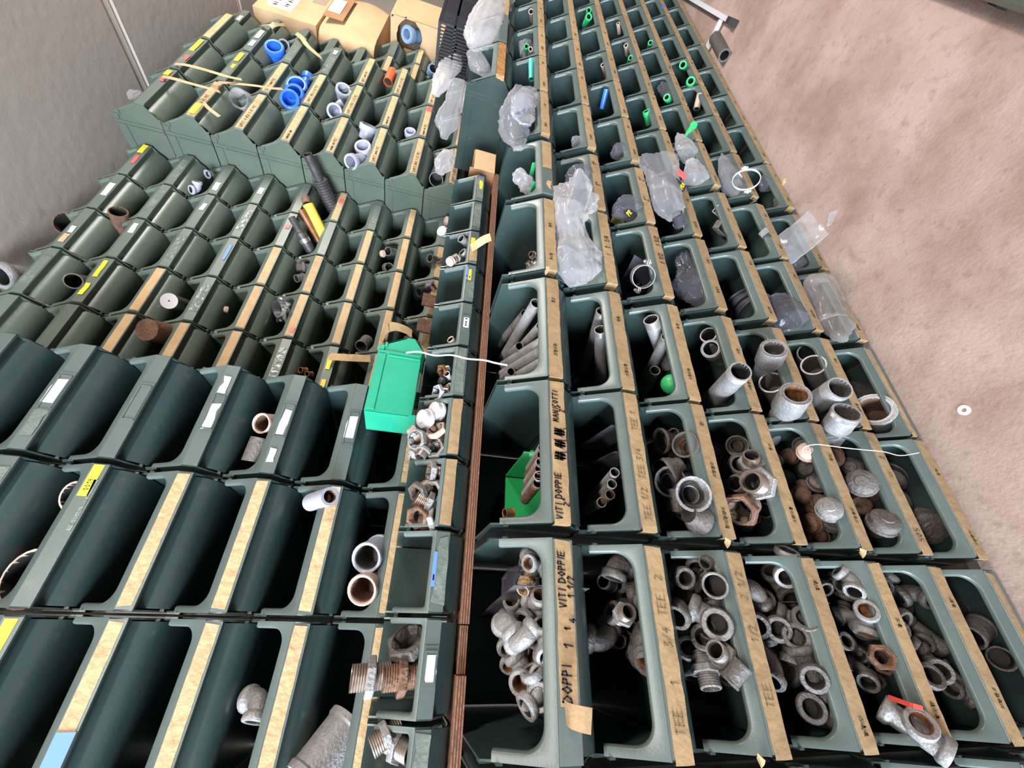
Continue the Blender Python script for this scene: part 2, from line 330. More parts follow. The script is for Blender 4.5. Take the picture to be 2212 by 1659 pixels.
def patch(key, f0, f1, g0, g1, m, name='sticker', y=-.0042, rag=0.0, text=None, seed=0, tm=None, depth=.0008):
    o, k = BIN[key]; hw = k.w/2; s = k.s; L = k.zb; z0 = L-.0355*s; z1 = L-.002*s; rng = random.Random(seed+len(key)*7+int(f0*1000))
    x0 = -hw+k.w*f0; x1 = -hw+k.w*f1; a0 = z0+(z1-z0)*g0; a1 = z0+(z1-z0)*g1
    pts = [(x0, a0), ((x0*2+x1)/3, a0), ((x0+2*x1)/3, a0), (x1, a0), (x1, a1), ((x0+2*x1)/3, a1), ((x0*2+x1)/3, a1), (x0, a1)]
    pts = [(p[0]+rng.uniform(-rag, rag), p[1]+rng.uniform(-rag, rag)) for p in pts]
    b = MB(); n = len(pts); b.v += [(p[0], y, p[1]) for p in pts] + [(p[0], y+depth, p[1]) for p in pts]
    b.f.append(tuple(range(n))); b.s.append(False); b.f.append(tuple(range(2*n-1, n-1, -1))); b.s.append(False)
    for i in range(n): j = (i+1) % n; b.f.append((i, n+i, n+j, j)); b.s.append(False)
    q = b.obj(name, m, o)
    if text: write(text, x0+(x1-x0)*.18, a0+(a1-a0)*.25, (a1-a0)*.5, .0012, rng, q, tm or MT['ink'], y-.0004, .01, 0.0, 'printed_text')
    return q

# ---- lower rack, seven rows of large bins (row 1 is under the plank), with one more row far down the aisle
LX = {-1: -.708, 0: -.240, 1: .228, 2: .675, 3: 1.153, 4: 1.618, 5: 2.122, 6: 2.585, 7: 3.038, 8: 3.492, 9: 3.950, 10: 4.405, 11: 4.860, 12: 5.315, 13: 5.770}
def lz(r): return -.371-.2523*(r-1)
GL = 'large green bins of the lower rack'
for c in LX:
    for r in range(1, 8):
        place_bin(('L', r, c), KL, LX[c]+.0, 1.0, lz(r), 'green bin in lower rack, %s row up from floor, %s column from near end' % (ORD[8-r], ORD[c+2]), GL)
for c in (6, 7, 8, 9, 10):
    place_bin(('L', 0, c), KD, LX[c], 1.0, lz(0), 'green bin in top row of far lower rack, %s bin along that short row' % ORD[c-5], GL)
# ---- upper bins
GU = 'large green bins of the near upper stack'
UX = {0: -.437, 1: .012, 2: .463}
for c in UX:
    for r in range(7):
        place_bin(('U', r, c), KL, UX[c], 1.63, .036+.2523*r, 'large green bin above the plank, near stack, %s row up, %s column from near end' % (ORD[r+1], ORD[c+1]), GU, holder=(c == 2 and r in (1, 2, 3, 4, 5)))
GM = 'medium green bins of the set-back upper stack'
for c in range(5):
    for r in range(9):
        place_bin(('M', r, c), KM, .929+.306*c, 1.87, .05+.2265*r, 'medium green bin in set-back stack, %s row up, %s column from near end' % (ORD[r+1], ORD[c+1]), GM)
GG = 'large green bins of the protruding far stack'
for c in range(3):
    for r in range(8):
        place_bin(('G', r, c), KO, 2.462+.454*c, 1.63, .05+.2523*r, 'large green bin in protruding far stack, %s row up, %s column from near end' % (ORD[r+1], ORD[c+1]), GG)
GF = 'medium green bins past the protruding stack'
for c in range(2):
    for r in range(9 if c == 0 else 4):
        place_bin(('F', r, c), KM, 3.93+.306*c, 1.75, .06+.2265*r, 'medium green bin past the protruding stack, %s row up, %s column from near end' % (ORD[r+1], ORD[c+1]), GF)
GS = 'small green bins standing on the plank'
for i in range(0, 11):
    place_bin(('S', i), KS, -.205+.228*(i-1), 1.27, -.1045, 'small green bin standing on the plank, %s from the near end of its row' % ORD[i+1], GS, holder=(i in (1, 6)))

# ---- carriers
def plank(name, x0, x1, Y0, Y1, z0, z1, label, cat):
    o = thing(name, label, cat, (0, 0, 0)); n = 7; t = (z1-z0)/n; a = W(x0, Y0, z0); c = W(x1, Y1, z1); hz = (c.z-a.z)/n
    for i in range(n):
        b = MB(); e = .0008 if i % 2 else 0
        b.box(a.x+e, c.x-e, a.y+e, c.y, a.z+i*hz, a.z+(i+1)*hz); b.obj('ply_layer', MT['ply_dark'] if i % 2 else MT['wood'], o)
    return o
zt = lz(1)+.105/U
plank('plywood_plank', .0, 2.17, 1.30, 1.615, zt, -.2, 'long plywood plank lying on the lower rack under the small bins', 'plank')
plank('plywood_plank', -1.25, -.118, 1.292, 1.60, zt, -.2, 'plywood plank at the near end, past the gap, under small bins', 'plank')
plank('plywood_offcut', -.116, -.003, 1.315, 1.60, zt, -.203, 'short plywood offcut bridging the gap between the two planks', 'plank')
def plinth(x0, x1, y0, top, label):
    a = W(x0, y0, 0); c = W(x1, 2.36, top); b = MB(); b.box(a.x, c.x, a.y, c.y, c.z-.05, c.z)
    for x in (a.x+.05, (a.x+c.x)/2, c.x-.1): b.box(x, x+.05, a.y+.02, a.y+.07, 0, c.z-.05); b.box(x, x+.05, c.y-.07, c.y-.02, 0, c.z-.05)
    tag(b.obj('rear_shelf', MT['darkwood']), label, 'shelf')
plinth(-.44, .90, 1.72, .036-.088/U, 'dark wooden shelf under the near upper stack')
plinth(.915, 2.455, 1.94, .05-.088*.898/U, 'dark wooden shelf under the set-back stack of medium bins')
plinth(2.46, 3.82, 1.72, .05-.088/U, 'dark wooden shelf under the protruding far stack')
plinth(3.91, 4.58, 1.83, .06-.088*.898/U, 'dark wooden shelf under the last medium bins')
zb7 = lz(7)-.088/U
for i, yy in enumerate((1.10, 1.58)):
    a = W(-.73, yy, 0); c = W(6.25, yy+.08, zb7); b = MB(); b.box(a.x, c.x, a.y, c.y, 0, c.z)
    tag(b.obj('floor_skid', MT['darkwood']), ['dark wooden skid under the front of the lower rack', 'dark wooden skid under the back of the lower rack'][i], 'skid')
# ------------------------------------------------------------------ tape and stickers
I, IP, IM = MT['ink'], MT['ink_pale'], MT['ink_mid']
SPEC = {('L',1,1): [('VITI DOPPIE', .02, .50, .40, I), ('2"', .10, .04, .40, I), ('###', .39, .12, .74, I), ('MANICOTTI', .66, .50, .38, I), ('2"', .74, .06, .40, I)],
 ('L',1,0): [('DOPPI', .24, .42, .46, I), ('1', .46, .25, .5, I), ('1', .54, .35, .3, I), ('4', .575, .02, .34, I), ('VITI DOPPIE', .64, .52, .40, I), ('1 1/2', .69, .02, .38, I)],
 ('L',2,4): [('1"', .38, .2, .6, I), ('1"', .78, .2, .6, I)], ('L',2,3): [('1', .45, .2, .55, I), ('1/4', .54, .25, .5, I), ('1', .35, .2, .55, IM)],
 ('L',3,4): [('2"', .35, .2, .6, I), ('2"', .72, .2, .6, I)], ('L',3,3): [('1', .42, .2, .5, I), ('1/2', .48, .2, .5, I), ('1 1/2', .68, .2, .5, I)],
 ('L',2,0): [('TEE', .10, .3, .5, IP), ('1', .3, .2, .5, IP), ('3/4', .47, .25, .5, IP), ('TEE', .62, .3, .5, IP), ('2', .80, .25, .5, IP)],
 ('L',3,0): [('TEE', .2, .3, .5, IP), ('1/2', .5, .25, .5, IP), ('2 1/2', .72, .3, .5, IP)],
 ('L',2,1): [('TEE 1/2', .06, .3, .45, IP), ('TEE 3/4', .33, .3, .45, IP), ('TEE 1', .68, .3, .45, IP)], ('L',3,1): [('~_~~_', .05, .3, .42, IP), ('_~~_', .40, .3, .42, IP), ('~', .8, .3, .5, IP)],
 ('L',6,1): [('505', .08, .3, .5, IM), ('2', .74, .3, .5, IM), ('XX', .58, .3, .4, IP)]}
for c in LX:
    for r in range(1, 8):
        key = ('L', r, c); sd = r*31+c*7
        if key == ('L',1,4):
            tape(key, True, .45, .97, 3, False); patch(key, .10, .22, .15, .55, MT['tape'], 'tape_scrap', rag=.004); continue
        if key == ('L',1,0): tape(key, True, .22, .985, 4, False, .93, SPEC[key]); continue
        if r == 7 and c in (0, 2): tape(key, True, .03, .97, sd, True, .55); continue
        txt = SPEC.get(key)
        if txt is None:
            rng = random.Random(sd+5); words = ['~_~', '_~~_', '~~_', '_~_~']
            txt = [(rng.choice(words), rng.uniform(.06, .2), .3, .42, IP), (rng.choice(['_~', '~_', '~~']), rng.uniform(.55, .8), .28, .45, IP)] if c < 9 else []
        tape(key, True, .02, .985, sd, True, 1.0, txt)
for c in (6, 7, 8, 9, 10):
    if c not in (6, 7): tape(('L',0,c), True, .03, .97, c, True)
# near upper stack
for r in (0, 1, 2, 3): tape(('U',r,0), False, .02, .975, r, False, .88)
patch(('U',3,0), .02, .40, .02, .98, MT['blue'], 'blue_tape', y=-.0062)
patch(('U',4,0), .66, .98, .20, .86, MT['yellow'], text='0078')
for r in (0, 1, 2, 3): tape(('U',r,1), False, .03, .975, r+9, False, .86)
patch(('U',1,1), .93, .985, .2, .9, MT['paper'], 'torn_paper', rag=.002, y=-.0058)
patch(('U',4,1), .74, .985, .25, .9, MT['yellow'], text='0019'); patch(('U',4,1), .50, .86, .05, .35, MT['clear_tape'], 'clear_tape', rag=.003)
patch(('U',5,1), .1, .9, .1, .95, MT['clear_tape'], 'clear_tape', rag=.003)
tape(('U',0,2), False, .03, .8, 3, False, .9)
for (r, ps) in {5: [(.40, .62, .15, .9), (.12, .36, .1, .9)], 4: [], 3: [(.34, .58, .2, .85), (.68, .86, .2, .8)], 2: [(.36, .60, .15, .75), (.1, .22, .25, .8)], 1: [(.4, .62, .15, .9)]}.items():
    for i, (a, b_, c_, d_) in enumerate(ps): patch(('U',r,2), a, b_, c_, d_, MT['clear_tape'] if r == 5 and i else MT['paper'], 'paper_card', y=-.0052, rag=.004, seed=i)
# set-back medium stack
for key in [(6,0),(5,0),(4,0),(6,1),(4,1),(3,1),(1,1),(5,2) if 0 else (3,2),(2,2),(1,2),(7,2) if 0 else (4,2),(2,3),(3,3) if 0 else (1,4),(4,4) if 0 else (3,4),(1,3),(2,1),(1,0),(0,1),(0,3),(7,1) if 0 else (0,2)]:
    tape(('M',)+key, False, .03, .97, key[0]*7+key[1], False, .92)
for (r, c, f0, f1, g0, g1, m) in [(7,1,.55,.92,.35,.8,'yellow'),(7,1,.15,.4,.35,.8,'yellow'),(8,4,.7,.97,.3,.95,'yellow'),(8,4,.35,.6,.2,.7,'red'),(8,3,.35,.7,.1,.8,'paper'),(8,2,.35,.5,.2,.7,'paper'),(8,2,.1,.3,.2,.8,'tape'),(7,2,.6,.85,.2,.75,'paper'),(6,3,.5,.7,.2,.7,'paper'),(6,4,.1,.35,.2,.8,'paper'),(5,4,.3,.5,.2,.8,'paper'),(5,2,.4,.8,.2,.5,'blue'),(4,3,.5,.62,.2,.8,'red'),(3,4,.6,.75,.2,.8,'red'),(2,0,.5,.8,.3,.8,'yellow'),(2,0,.1,.3,.3,.8,'yellow'),(3,1,.1,.2,.1,.6,'red')]:
    patch(('M',r,c), f0, f1, g0, g1, MT[m], rag=.0015, y=-.0056, seed=r)
for (r, c) in [(7,3),(7,4),(6,2),(5,3),(5,1),(8,1),(3,0),(2,4)]: patch(('M',r,c), .2, .8, .06, .95, MT['clear_tape'], 'clear_tape', rag=.002)
# protruding far stack
WG = [('GOMITI H Q50 X 45 PVC', .05), ('GOMITI Q40 X 45 PVC', .05), ('GOMITI ~_~ PVC', .05), ('~_~~ _~ PVC', .06), ('_~~_~ ~_', .06)]
for c in range(3):
    for r in range(8):
        key = ('G', r, c)
        if key in (('G',7,0), ('G',7,1), ('G',6,1), ('G',6,2), ('G',5,2), ('G',4,2)): continue
        t_ = WG[(r+2*c) % 5]
        tape(key, False, .03, .97, r*5+c, False, .9, [(t_[0], t_[1], .26, .42, IM)] if not (r == 7) else [])
for (r, c, f0, f1, g0, g1, m) in [(7,0,.62,.75,.2,.7,'red'),(7,0,.80,.93,.3,.9,'yellow'),(7,1,.55,.95,.3,.85,'yellow'),(7,1,.25,.4,.1,.6,'red'),(6,1,.62,.9,.3,.9,'yellow'),(6,1,.40,.52,.2,.6,'yellow'),(6,0,.08,.34,.2,.95,'yellow'),(6,2,.45,.75,.2,.85,'paper'),(6,2,.15,.35,.2,.8,'paper'),(4,2,.7,.85,.3,.85,'paper'),(1,1,.8,.95,.1,.9,'red')]:
    patch(('G',r,c), f0, f1, g0, g1, MT[m], rag=.001, y=-.0066, seed=r+c)
for k_ in [('G',5,2), ('G',6,1), ('G',4,2), ('G',7,1)]: patch(k_, .05, .6, .05, .95, MT['clear_tape'], 'clear_tape', rag=.003)
for c in range(2):
    for r in range(9):
        if ('F', r, c) in BIN and (r + c) % 5 != 4 and r < 5: tape(('F', r, c), False, .04, .95, r+c, False, .95)
for r in (7, 8): patch(('F',r,0), .3, .6, .2, .8, MT['paper'], rag=.001)
# small bins on the plank
for i in (3, 4): tape(('S',i), True, .02, .98, i, False, 1.0)
tape(('S',8), True, .05, .5, 8, False, 1.0)
patch(('S',2), .1, .9, .05, .9, MT['clear_tape'], 'clear_tape', rag=.004); patch(('S',2), .30, .72, .82, 1.12, MT['blue'], 'blue_sticker', text='~_~~', y=-.0052)
patch(('S',5), .05, .95, .05, .95, MT['clear_tape'], 'clear_tape', rag=.003); patch(('S',0), .55, .95, .05, .95, MT['clear_tape'], 'clear_tape', rag=.003)
patch(('S',1), .36, .62, .1, .8, MT['paper'], 'torn_card', y=-.005, rag=.003); patch(('S',6), .38, .62, .15, .85, MT['paper'], 'paper_card', y=-.005, rag=.0005, text='~_~ ~')
patch(('S',7), .55, .85, .45, .8, MT['yellow'], 'yellow_sticker', text='_~~'); patch(('S',7), .55, .90, .86, 1.1, MT['blue'], 'blue_sticker', text='~_~', y=-.0054)
patch(('S',7), .1, .5, .05, .95, MT['clear_tape'], 'clear_tape', rag=.003); patch(('S',9), .1, .9, .05, .95, MT['clear_tape'], 'clear_tape', rag=.003); patch(('S',10), .1, .9, .05, .95, MT['clear_tape'], 'clear_tape', rag=.003)
patch(('S',10), .45, .75, .2, .6, MT['yellow'], 'yellow_sticker', rag=.002, y=-.0054); patch(('S',8), .55, .75, .4, .95, MT['yellow'], 'yellow_sticker', y=-.0058)
# ------------------------------------------------------------------ more materials
MT['galv'] = mat('galvanised_iron', (.29, .278, .28), .55, .3, col2=(.21, .195, .195), scale=60, lo=.35, hi=.7, bump=.35, bscale=160, rnd=.12)
MT['galv_dull'] = mat('dull_grey_iron', (.120, .105, .10), .58, .3, col2=(.08, .064, .058), scale=45, lo=.4, hi=.7, bump=.4, bscale=150, rnd=.18)  # iron fittings, colour lowered for the shade deep in the bins
MT['pipe'] = mat('grey_pipe_steel', (.36, .35, .365), .48, .35, col2=(.25, .225, .215), scale=22, lo=.42, hi=.7, bump=.2, bscale=120, rnd=.10)
MT['rust'] = mat('rusty_iron', (.17, .085, .05), .8, .1, col2=(.09, .045, .03), scale=40, lo=.4, hi=.65, bump=.5, bscale=140, rnd=.15)
MT['bore'] = mat('rusty_bore', (.22, .085, .02), .85, col2=(.05, .02, .01), scale=60, lo=.4, hi=.62)
MT['bore_dark'] = mat('dark_bore', (.013, .011, .010), .7)  # near-black fill of pipe mouths: depth shade put into the colour
MT['thread'] = mat('cut_thread', (.30, .24, .21), .4, .7, col2=(.20, .12, .08), scale=50, lo=.45, hi=.7)
MT['hemp'] = mat('hemp_and_paste', (.52, .36, .20), .9, col2=(.35, .2, .1), scale=60, bump=1.0, bscale=200)
MT['copper'] = mat('copper_brown_pipe', (.30, .12, .055), .5, .4, col2=(.2, .08, .04), scale=30)
MT['black'] = mat('black_plastic', (.018, .017, .02), .45, bump=.1, bscale=100)
MT['blackpipe'] = mat('dark_iron_pipe', (.055, .05, .055), .5, .4, col2=(.09, .08, .08), scale=30, bump=.2, bscale=90)
MT['yellow_pe'] = mat('yellow_coating', (.68, .52, .06), .55)
MT['pvc_blue'] = mat('blue_plastic_pipe', (.025, .13, .60), .35)
MT['pvc_grey'] = mat('grey_pvc', (.34, .34, .42), .38)
MT['pvc_steel'] = mat('blue_grey_pvc', (.16, .24, .36), .45)
MT['pp_green'] = mat('green_polypropylene', (.035, .42, .14), .45)
MT['pp_teal'] = mat('teal_polypropylene', (.03, .36, .28), .45)
MT['orange'] = mat('orange_plastic', (.55, .10, .03), .45)
MT['beige'] = mat('beige_fitting', (.50, .36, .29), .6, col2=(.38, .25, .2), scale=30)
MT['white_pl'] = mat('white_plastic', (.56, .53, .56), .45)
MT['bright'] = mat('bright_green_plastic', (.014, .27, .155), .42, bump=.05, bscale=200, col2=(.02, .31, .185), scale=6)
MT['leaf'] = mat('leaf_green_plastic', (.012, .26, .075), .4)
MT['bright_dk'] = mat('bright_green_edge', (.012, .22, .125), .45)
MT['steel'] = mat('sheet_steel', (.20, .19, .21), .42, .7, col2=(.11, .10, .115), scale=12, lo=.4, hi=.7, bump=.15, bscale=60)
MT['chrome'] = mat('bright_zinc', (.62, .62, .66), .22, .9)
MT['stone'] = mat('rough_grey_stone', (.11, .105, .115), .95, col2=(.06, .055, .06), scale=90, bump=1.0, bscale=120)
MT['card'] = mat('cardboard', (.52, .34, .19), .8, col2=(.44, .28, .15), scale=4, bump=.1, bscale=40)
MT['card_dk'] = mat('brown_cardboard', (.33, .17, .075), .75, col2=(.26, .13, .06), scale=6)
MT['packtape'] = mat('brown_packing_tape', (.38, .19, .07), .25, col2=(.28, .13, .05), scale=14, bump=.8, bscale=40)
MT['string'] = mat('white_string', (.66, .60, .56), .9)
MT['hose'] = mat('black_hose', (.045, .042, .055), .45)
MT['rubber'] = mat('black_rubber', (.02, .019, .018), .8)
MT['alu'] = mat('aluminium', (.74, .75, .82), .4, .2)
MT['bag'] = film('clear_bag_film', (.70, .70, .76), .24, .16)
MT['bag_thin'] = film('thin_clear_film', (.66, .66, .74), .16, .10)
MT['bag_white'] = film('milky_bag_film', (.80, .78, .82), .38, .25)
MT['bag_dark'] = film('dusty_dark_film', (.26, .25, .31), .34, .2)
MT['bag_brown'] = film('dusty_brown_film', (.52, .46, .44), .34, .2)
MT['foil'] = mat('silver_foil', (.60, .62, .72), .18, .75, bump=.6, bscale=30)

# ------------------------------------------------------------------ pipes and fittings
def quat(d): return Vector(d).normalized().to_track_quat('Z', 'Y')
CACHE = {}
def threads(r, z0, z1, depth=.05, pitch=None):
    n = max(5, int((z1-z0)/(pitch or .0018))); pr = []
    for i in range(n+1):
        z = z0+(z1-z0)*i/n; pr.append((r-(depth*r if i % 2 else 0), z))
    return pr
def part_mesh(kind, r, m):
    key = (kind, round(r, 4), m.name)
    if key in CACHE: return CACHE[key]
    b = MB(); c = r
    if kind == 'collar': b.lathe([(c*.84, -.04*c), (c*.92, .08*c), (c*1.25, .08*c), (c*1.36, -.05*c), (c*1.38, -.55*c), (c*1.25, -.75*c), (c*1.0, -.95*c), (c*.84, -.95*c)], 18)
    elif kind == 'bore': b.lathe([(c*.86, .02*c), (c*.80, -.15*c), (c*.78, -1.5*c), (.001, -1.5*c), (.001, -1.52*c), (c*.85, -1.52*c)], 16)
    elif kind == 'bend':
        R_ = 1.55*c; pts = []
        for i in range(11): a = PI/2*i/10; pts.append((R_-R_*math.cos(a), 0, -.6*c-R_*math.sin(a)))
        pts = [(0, 0, -.3*c)] + pts + [(R_+.3*c, 0, -.6*c-R_)]
        b.sweep(pts, c*1.04, 14, caps=False)
    elif kind == 'teebody':
        b.sweep([(-2.0*c, 0, -2.2*c), (2.0*c, 0, -2.2*c)], c*1.1, 14, caps=False); b.sweep([(0, 0, -2.2*c), (0, 0, -.3*c)], c*1.06, 14, caps=False)
    elif kind == 'hex': b.lathe([(c*1.0, -.3*c), (c*1.42, -.34*c), (c*1.5, -.25*c), (c*1.5, .25*c), (c*1.42, .34*c), (c*1.0, .3*c)], 6, sm=False)
    elif kind == 'thread2': b.lathe([(c*.78, -1.5*c)]+threads(c, -1.5*c, 1.5*c, .07, .1*c)+[(c*.78, 1.5*c)], 18)
    elif kind == 'thread1': b.lathe([(c*.78, -1.3*c)]+threads(c, -1.3*c, 0, .07, .1*c)+[(c*.78, 0)], 18)
    elif kind == 'hexhead': b.lathe([(c*.8, 0), (c*1.42, 0), (c*1.5, .1*c), (c*1.5, .65*c), (c*1.4, .75*c), (c*1.05, .75*c), (c*.95, .6*c), (c*.8, .2*c)], 6, sm=False)
    elif kind == 'ring': b.lathe([(c*.80, .02*c), (c*1.02, .74*c), (c*1.06, .8*c), (c*.98, .8*c), (c*.7, .1*c)], 18)
    elif kind == 'capdome': b.lathe([(.001, .62*c), (c*.55, .60*c), (c*.62, .48*c), (c*1.02, .42*c), (c*1.2, .25*c), (c*1.22, -.4*c), (c*1.34, -.45*c), (c*1.34, -.75*c), (c*1.0, -.75*c), (c*.95, -.2*c), (.001, -.2*c)], 18, closed=False)
    elif kind == 'sleeve': b.lathe([(c*.92, 1.2*c), (c*1.0, 1.28*c), (c*1.12, 1.28*c), (c*1.16, 1.2*c), (c*1.16, 1.0*c), (c*1.08, .9*c), (c*1.08, -.9*c), (c*1.16, -1.0*c), (c*1.16, -1.25*c), (c*.92, -1.25*c)], 20)
    elif kind == 'reducer': b.lathe([(c*1.30, .9*c), (c*1.5, .95*c), (c*1.55, .85*c), (c*1.5, .55*c), (c*1.35, .4*c), (c*1.28, .1*c), (c*.95, -.25*c), (c*.85, -.9*c), (c*.70, -.9*c), (c*.72, -.2*c), (c*1.1, .15*c), (c*1.25, .4*c)], 20)
    elif kind == 'bigbore': b.lathe([(c*1.0, 1.1*c), (c*.90, 1.0*c), (c*.90, -.9*c), (.001, -.9*c)], 18, closed=False)
    elif kind == 'ball': b.lathe([(.001, c)]+[(c*math.sin(PI*i/9), c*math.cos(PI*i/9)) for i in range(1, 9)]+[(.001, -c)], 16, closed=False)
    CACHE[key] = b.mesh(kind, m, 38); return CACHE[key]
FN = {'elbow': ('pipe_elbow', 'elbow fitting'), 'tee': ('pipe_tee', 'tee fitting'), 'nipple': ('hex_nipple', 'hex nipple'), 'bush': ('hex_bushing', 'bushing'), 'cap': ('pipe_cap', 'plug'), 'sleeve': ('pipe_coupling', 'coupling'), 'reducer': ('reducing_socket', 'reducing socket')}  # the cap kind is a pipe cap, kept in the plug category
def fit(kind, loc, axis, r, m, label, group=None, roll=0.0, bore=None):
    nm, cat = FN[kind]; q = quat(axis) @ Euler((0, 0, roll)).to_quaternion()
    o = thing(nm, label, cat, loc, (0, 0, 0), group); o.rotation_mode = 'QUATERNION'; o.rotation_quaternion = q
    bm = bore or MT['bore_dark']
    def add(n, k, mm, l=None, e=None):
        x = newobj(n, part_mesh(k, r, mm), o)
        if l is not None: x.location = l
        if e is not None: x.rotation_euler = e
        return x
    if kind == 'elbow':
        R_ = 1.55*r; e2 = (R_+.9*r, 0, -.6*r-R_)
        add('bend', 'bend', m); add('collar', 'collar', m); add('bore', 'bore', bm); add('collar', 'collar', m, e2, (0, PI/2, 0)); add('bore', 'bore', bm, e2, (0, PI/2, 0))
    elif kind == 'tee':
        add('tee_body', 'teebody', m); add('collar', 'collar', m); add('bore', 'bore', bm)
        for sg in (-1, 1): add('collar', 'collar', m, (sg*2.5*r, 0, -2.2*r), (0, sg*PI/2, 0)); add('bore', 'bore', bm, (sg*2.5*r, 0, -2.2*r), (0, sg*PI/2, 0))
    elif kind == 'nipple': add('threaded_ends', 'thread2', MT['thread'] if m is MT['galv'] else m); add('hex_ring', 'hex', m); add('bore', 'bigbore', bm, None, None).scale = (.83, .83, 1.0)
    elif kind == 'bush': add('threaded_end', 'thread1', MT['thread']); add('hex_head', 'hexhead', m); add('bore', 'ring', bm).scale = (1, 1, .95)
    elif kind == 'cap': add('cap_body', 'capdome', m)
    elif kind == 'sleeve': add('sleeve_body', 'sleeve', m); add('bore', 'bigbore', bm)
    elif kind == 'reducer': add('socket_body', 'reducer', m); add('bore', 'bore', bm, (0, 0, .6*r))
    return o
EXT = {'elbow': 2.0, 'tee': 2.3, 'nipple': 1.65, 'bush': 1.55, 'cap': 1.45, 'sleeve': 1.5, 'reducer': 1.6}
CEN = {'elbow': (.9, 0, -1.3), 'tee': (0, 0, -1.6), 'nipple': (0, 0, 0), 'bush': (0, 0, -.2), 'cap': (0, 0, 0), 'sleeve': (0, 0, 0), 'reducer': (0, 0, 0)}
def pile(key, specs, xf=(0, 1), yr=(.035, .22), seed=0, what='', up=.25, zlift=0.0, bore=None, pack=.86):
    o, k = BIN[key]; rng = random.Random(seed); base = o.location; hw = k.w/2-.006
    X0, X1 = base.x-hw+2*hw*xf[0], base.x-hw+2*hw*xf[1]; Y0, Y1 = base.y+yr[0]*k.s, base.y+min(yr[1], k.d-.03); Z0 = base.z+.006+zlift
    items = []
    for (kind, r, m, n) in specs:
        for _ in range(n): items.append((kind, r*rng.uniform(.92, 1.08), m))
    rng.shuffle(items); sp = []
    for (kind, r, m) in items:
        R_ = r*EXT[kind]*pack; best = None
        if X1-X0 < 2*R_ or Y1-Y0 < 2*R_: continue
        for _ in range(26):
            x = rng.uniform(X0+R_, X1-R_); y = rng.uniform(Y0+R_, Y1-R_); z = Z0+R_
            for (sx, sy, sz, sr) in sp:
                d2 = (x-sx)**2+(y-sy)**2; rr = R_+sr
                if d2 < rr*rr: z = max(z, sz+math.sqrt(rr*rr-d2))
            if best is None or z < best[2]: best = (x, y, z)
        x, y, z = best; sp.append((x, y, z, R_))
        ax = Vector((rng.uniform(-1, .4), rng.uniform(-1.2, .3), rng.uniform(-.4, 1.0)+up)).normalized(); roll = rng.uniform(0, 6.28)
        q = quat(ax) @ Euler((0, 0, roll)).to_quaternion(); c = q @ (Vector(CEN[kind])*r)
        qm = {'elbow': 'elbow', 'tee': 'tee', 'nipple': 'nipple', 'bush': 'bushing', 'cap': 'plug', 'sleeve': 'coupling', 'reducer': 'reducing socket'}[kind]
        fit(kind, Vector((x, y, z))-c, ax, r, m, ('one of the heaped %s %s fittings %s' if kind not in ('nipple', 'cap') else 'one of the heaped %s %s pieces %s') % ({'rust': 'rusty', 'galv': 'galvanised', 'galv_dull': 'dull grey'}.get([a for a in MT if MT[a] is m][0], 'metal'), qm, what), what and ('%s %s' % (qm, what)), roll, bore)
def pipe(p0, p1, r, m, label, cat='pipe', wall=.14, thread=0.0, sleeve=None, group=None, name='pipe', bore=None, tm=None, ring=None):
    p0 = Vector(p0); p1 = Vector(p1); L = (p1-p0).length           # p0: the open end that shows
    o = thing(name, label, cat, p1, (0, 0, 0), group); o.rotation_mode = 'QUATERNION'; o.rotation_quaternion = quat(p0-p1)
    b = MB(); ri = r*(1-wall); b.lathe([(ri, L*.0), (r, 0), (r, L), (ri, L)], 22); b.obj('tube', m, o)
    c = MB(); c.lathe([(ri, L-.0005), (ri*.985, L-.02), (ri*.985, max(0, L-.09)), (.001, max(0, L-.09))], 18, closed=False); c.obj('bore', bore or MT['bore_dark'], o)
    if thread: t = MB(); t.lathe([(r*.98, L-thread)]+threads(r*1.025, L-thread, L-.001, .045, .0016)+[(r*.98, L-.001)], 22); t.obj('threaded_end', tm or MT['thread'], o)
    if sleeve: t = MB(); R_ = r*1.22; t.lathe([(r, L-.002), (R_*.96, L), (R_, L-.004), (R_, L-sleeve+.004), (R_*.96, L-sleeve), (r, L-sleeve)], 22); t.obj('coupling_sleeve', m, o)
    if ring: t = MB(); t.lathe([(r, L-ring), (r*1.04, L-ring), (r*1.04, L-ring-.006), (r, L-ring-.006)], 22); t.obj('hemp_band', MT['hemp'], o)
    return o
def P3(t): return atY(*t)
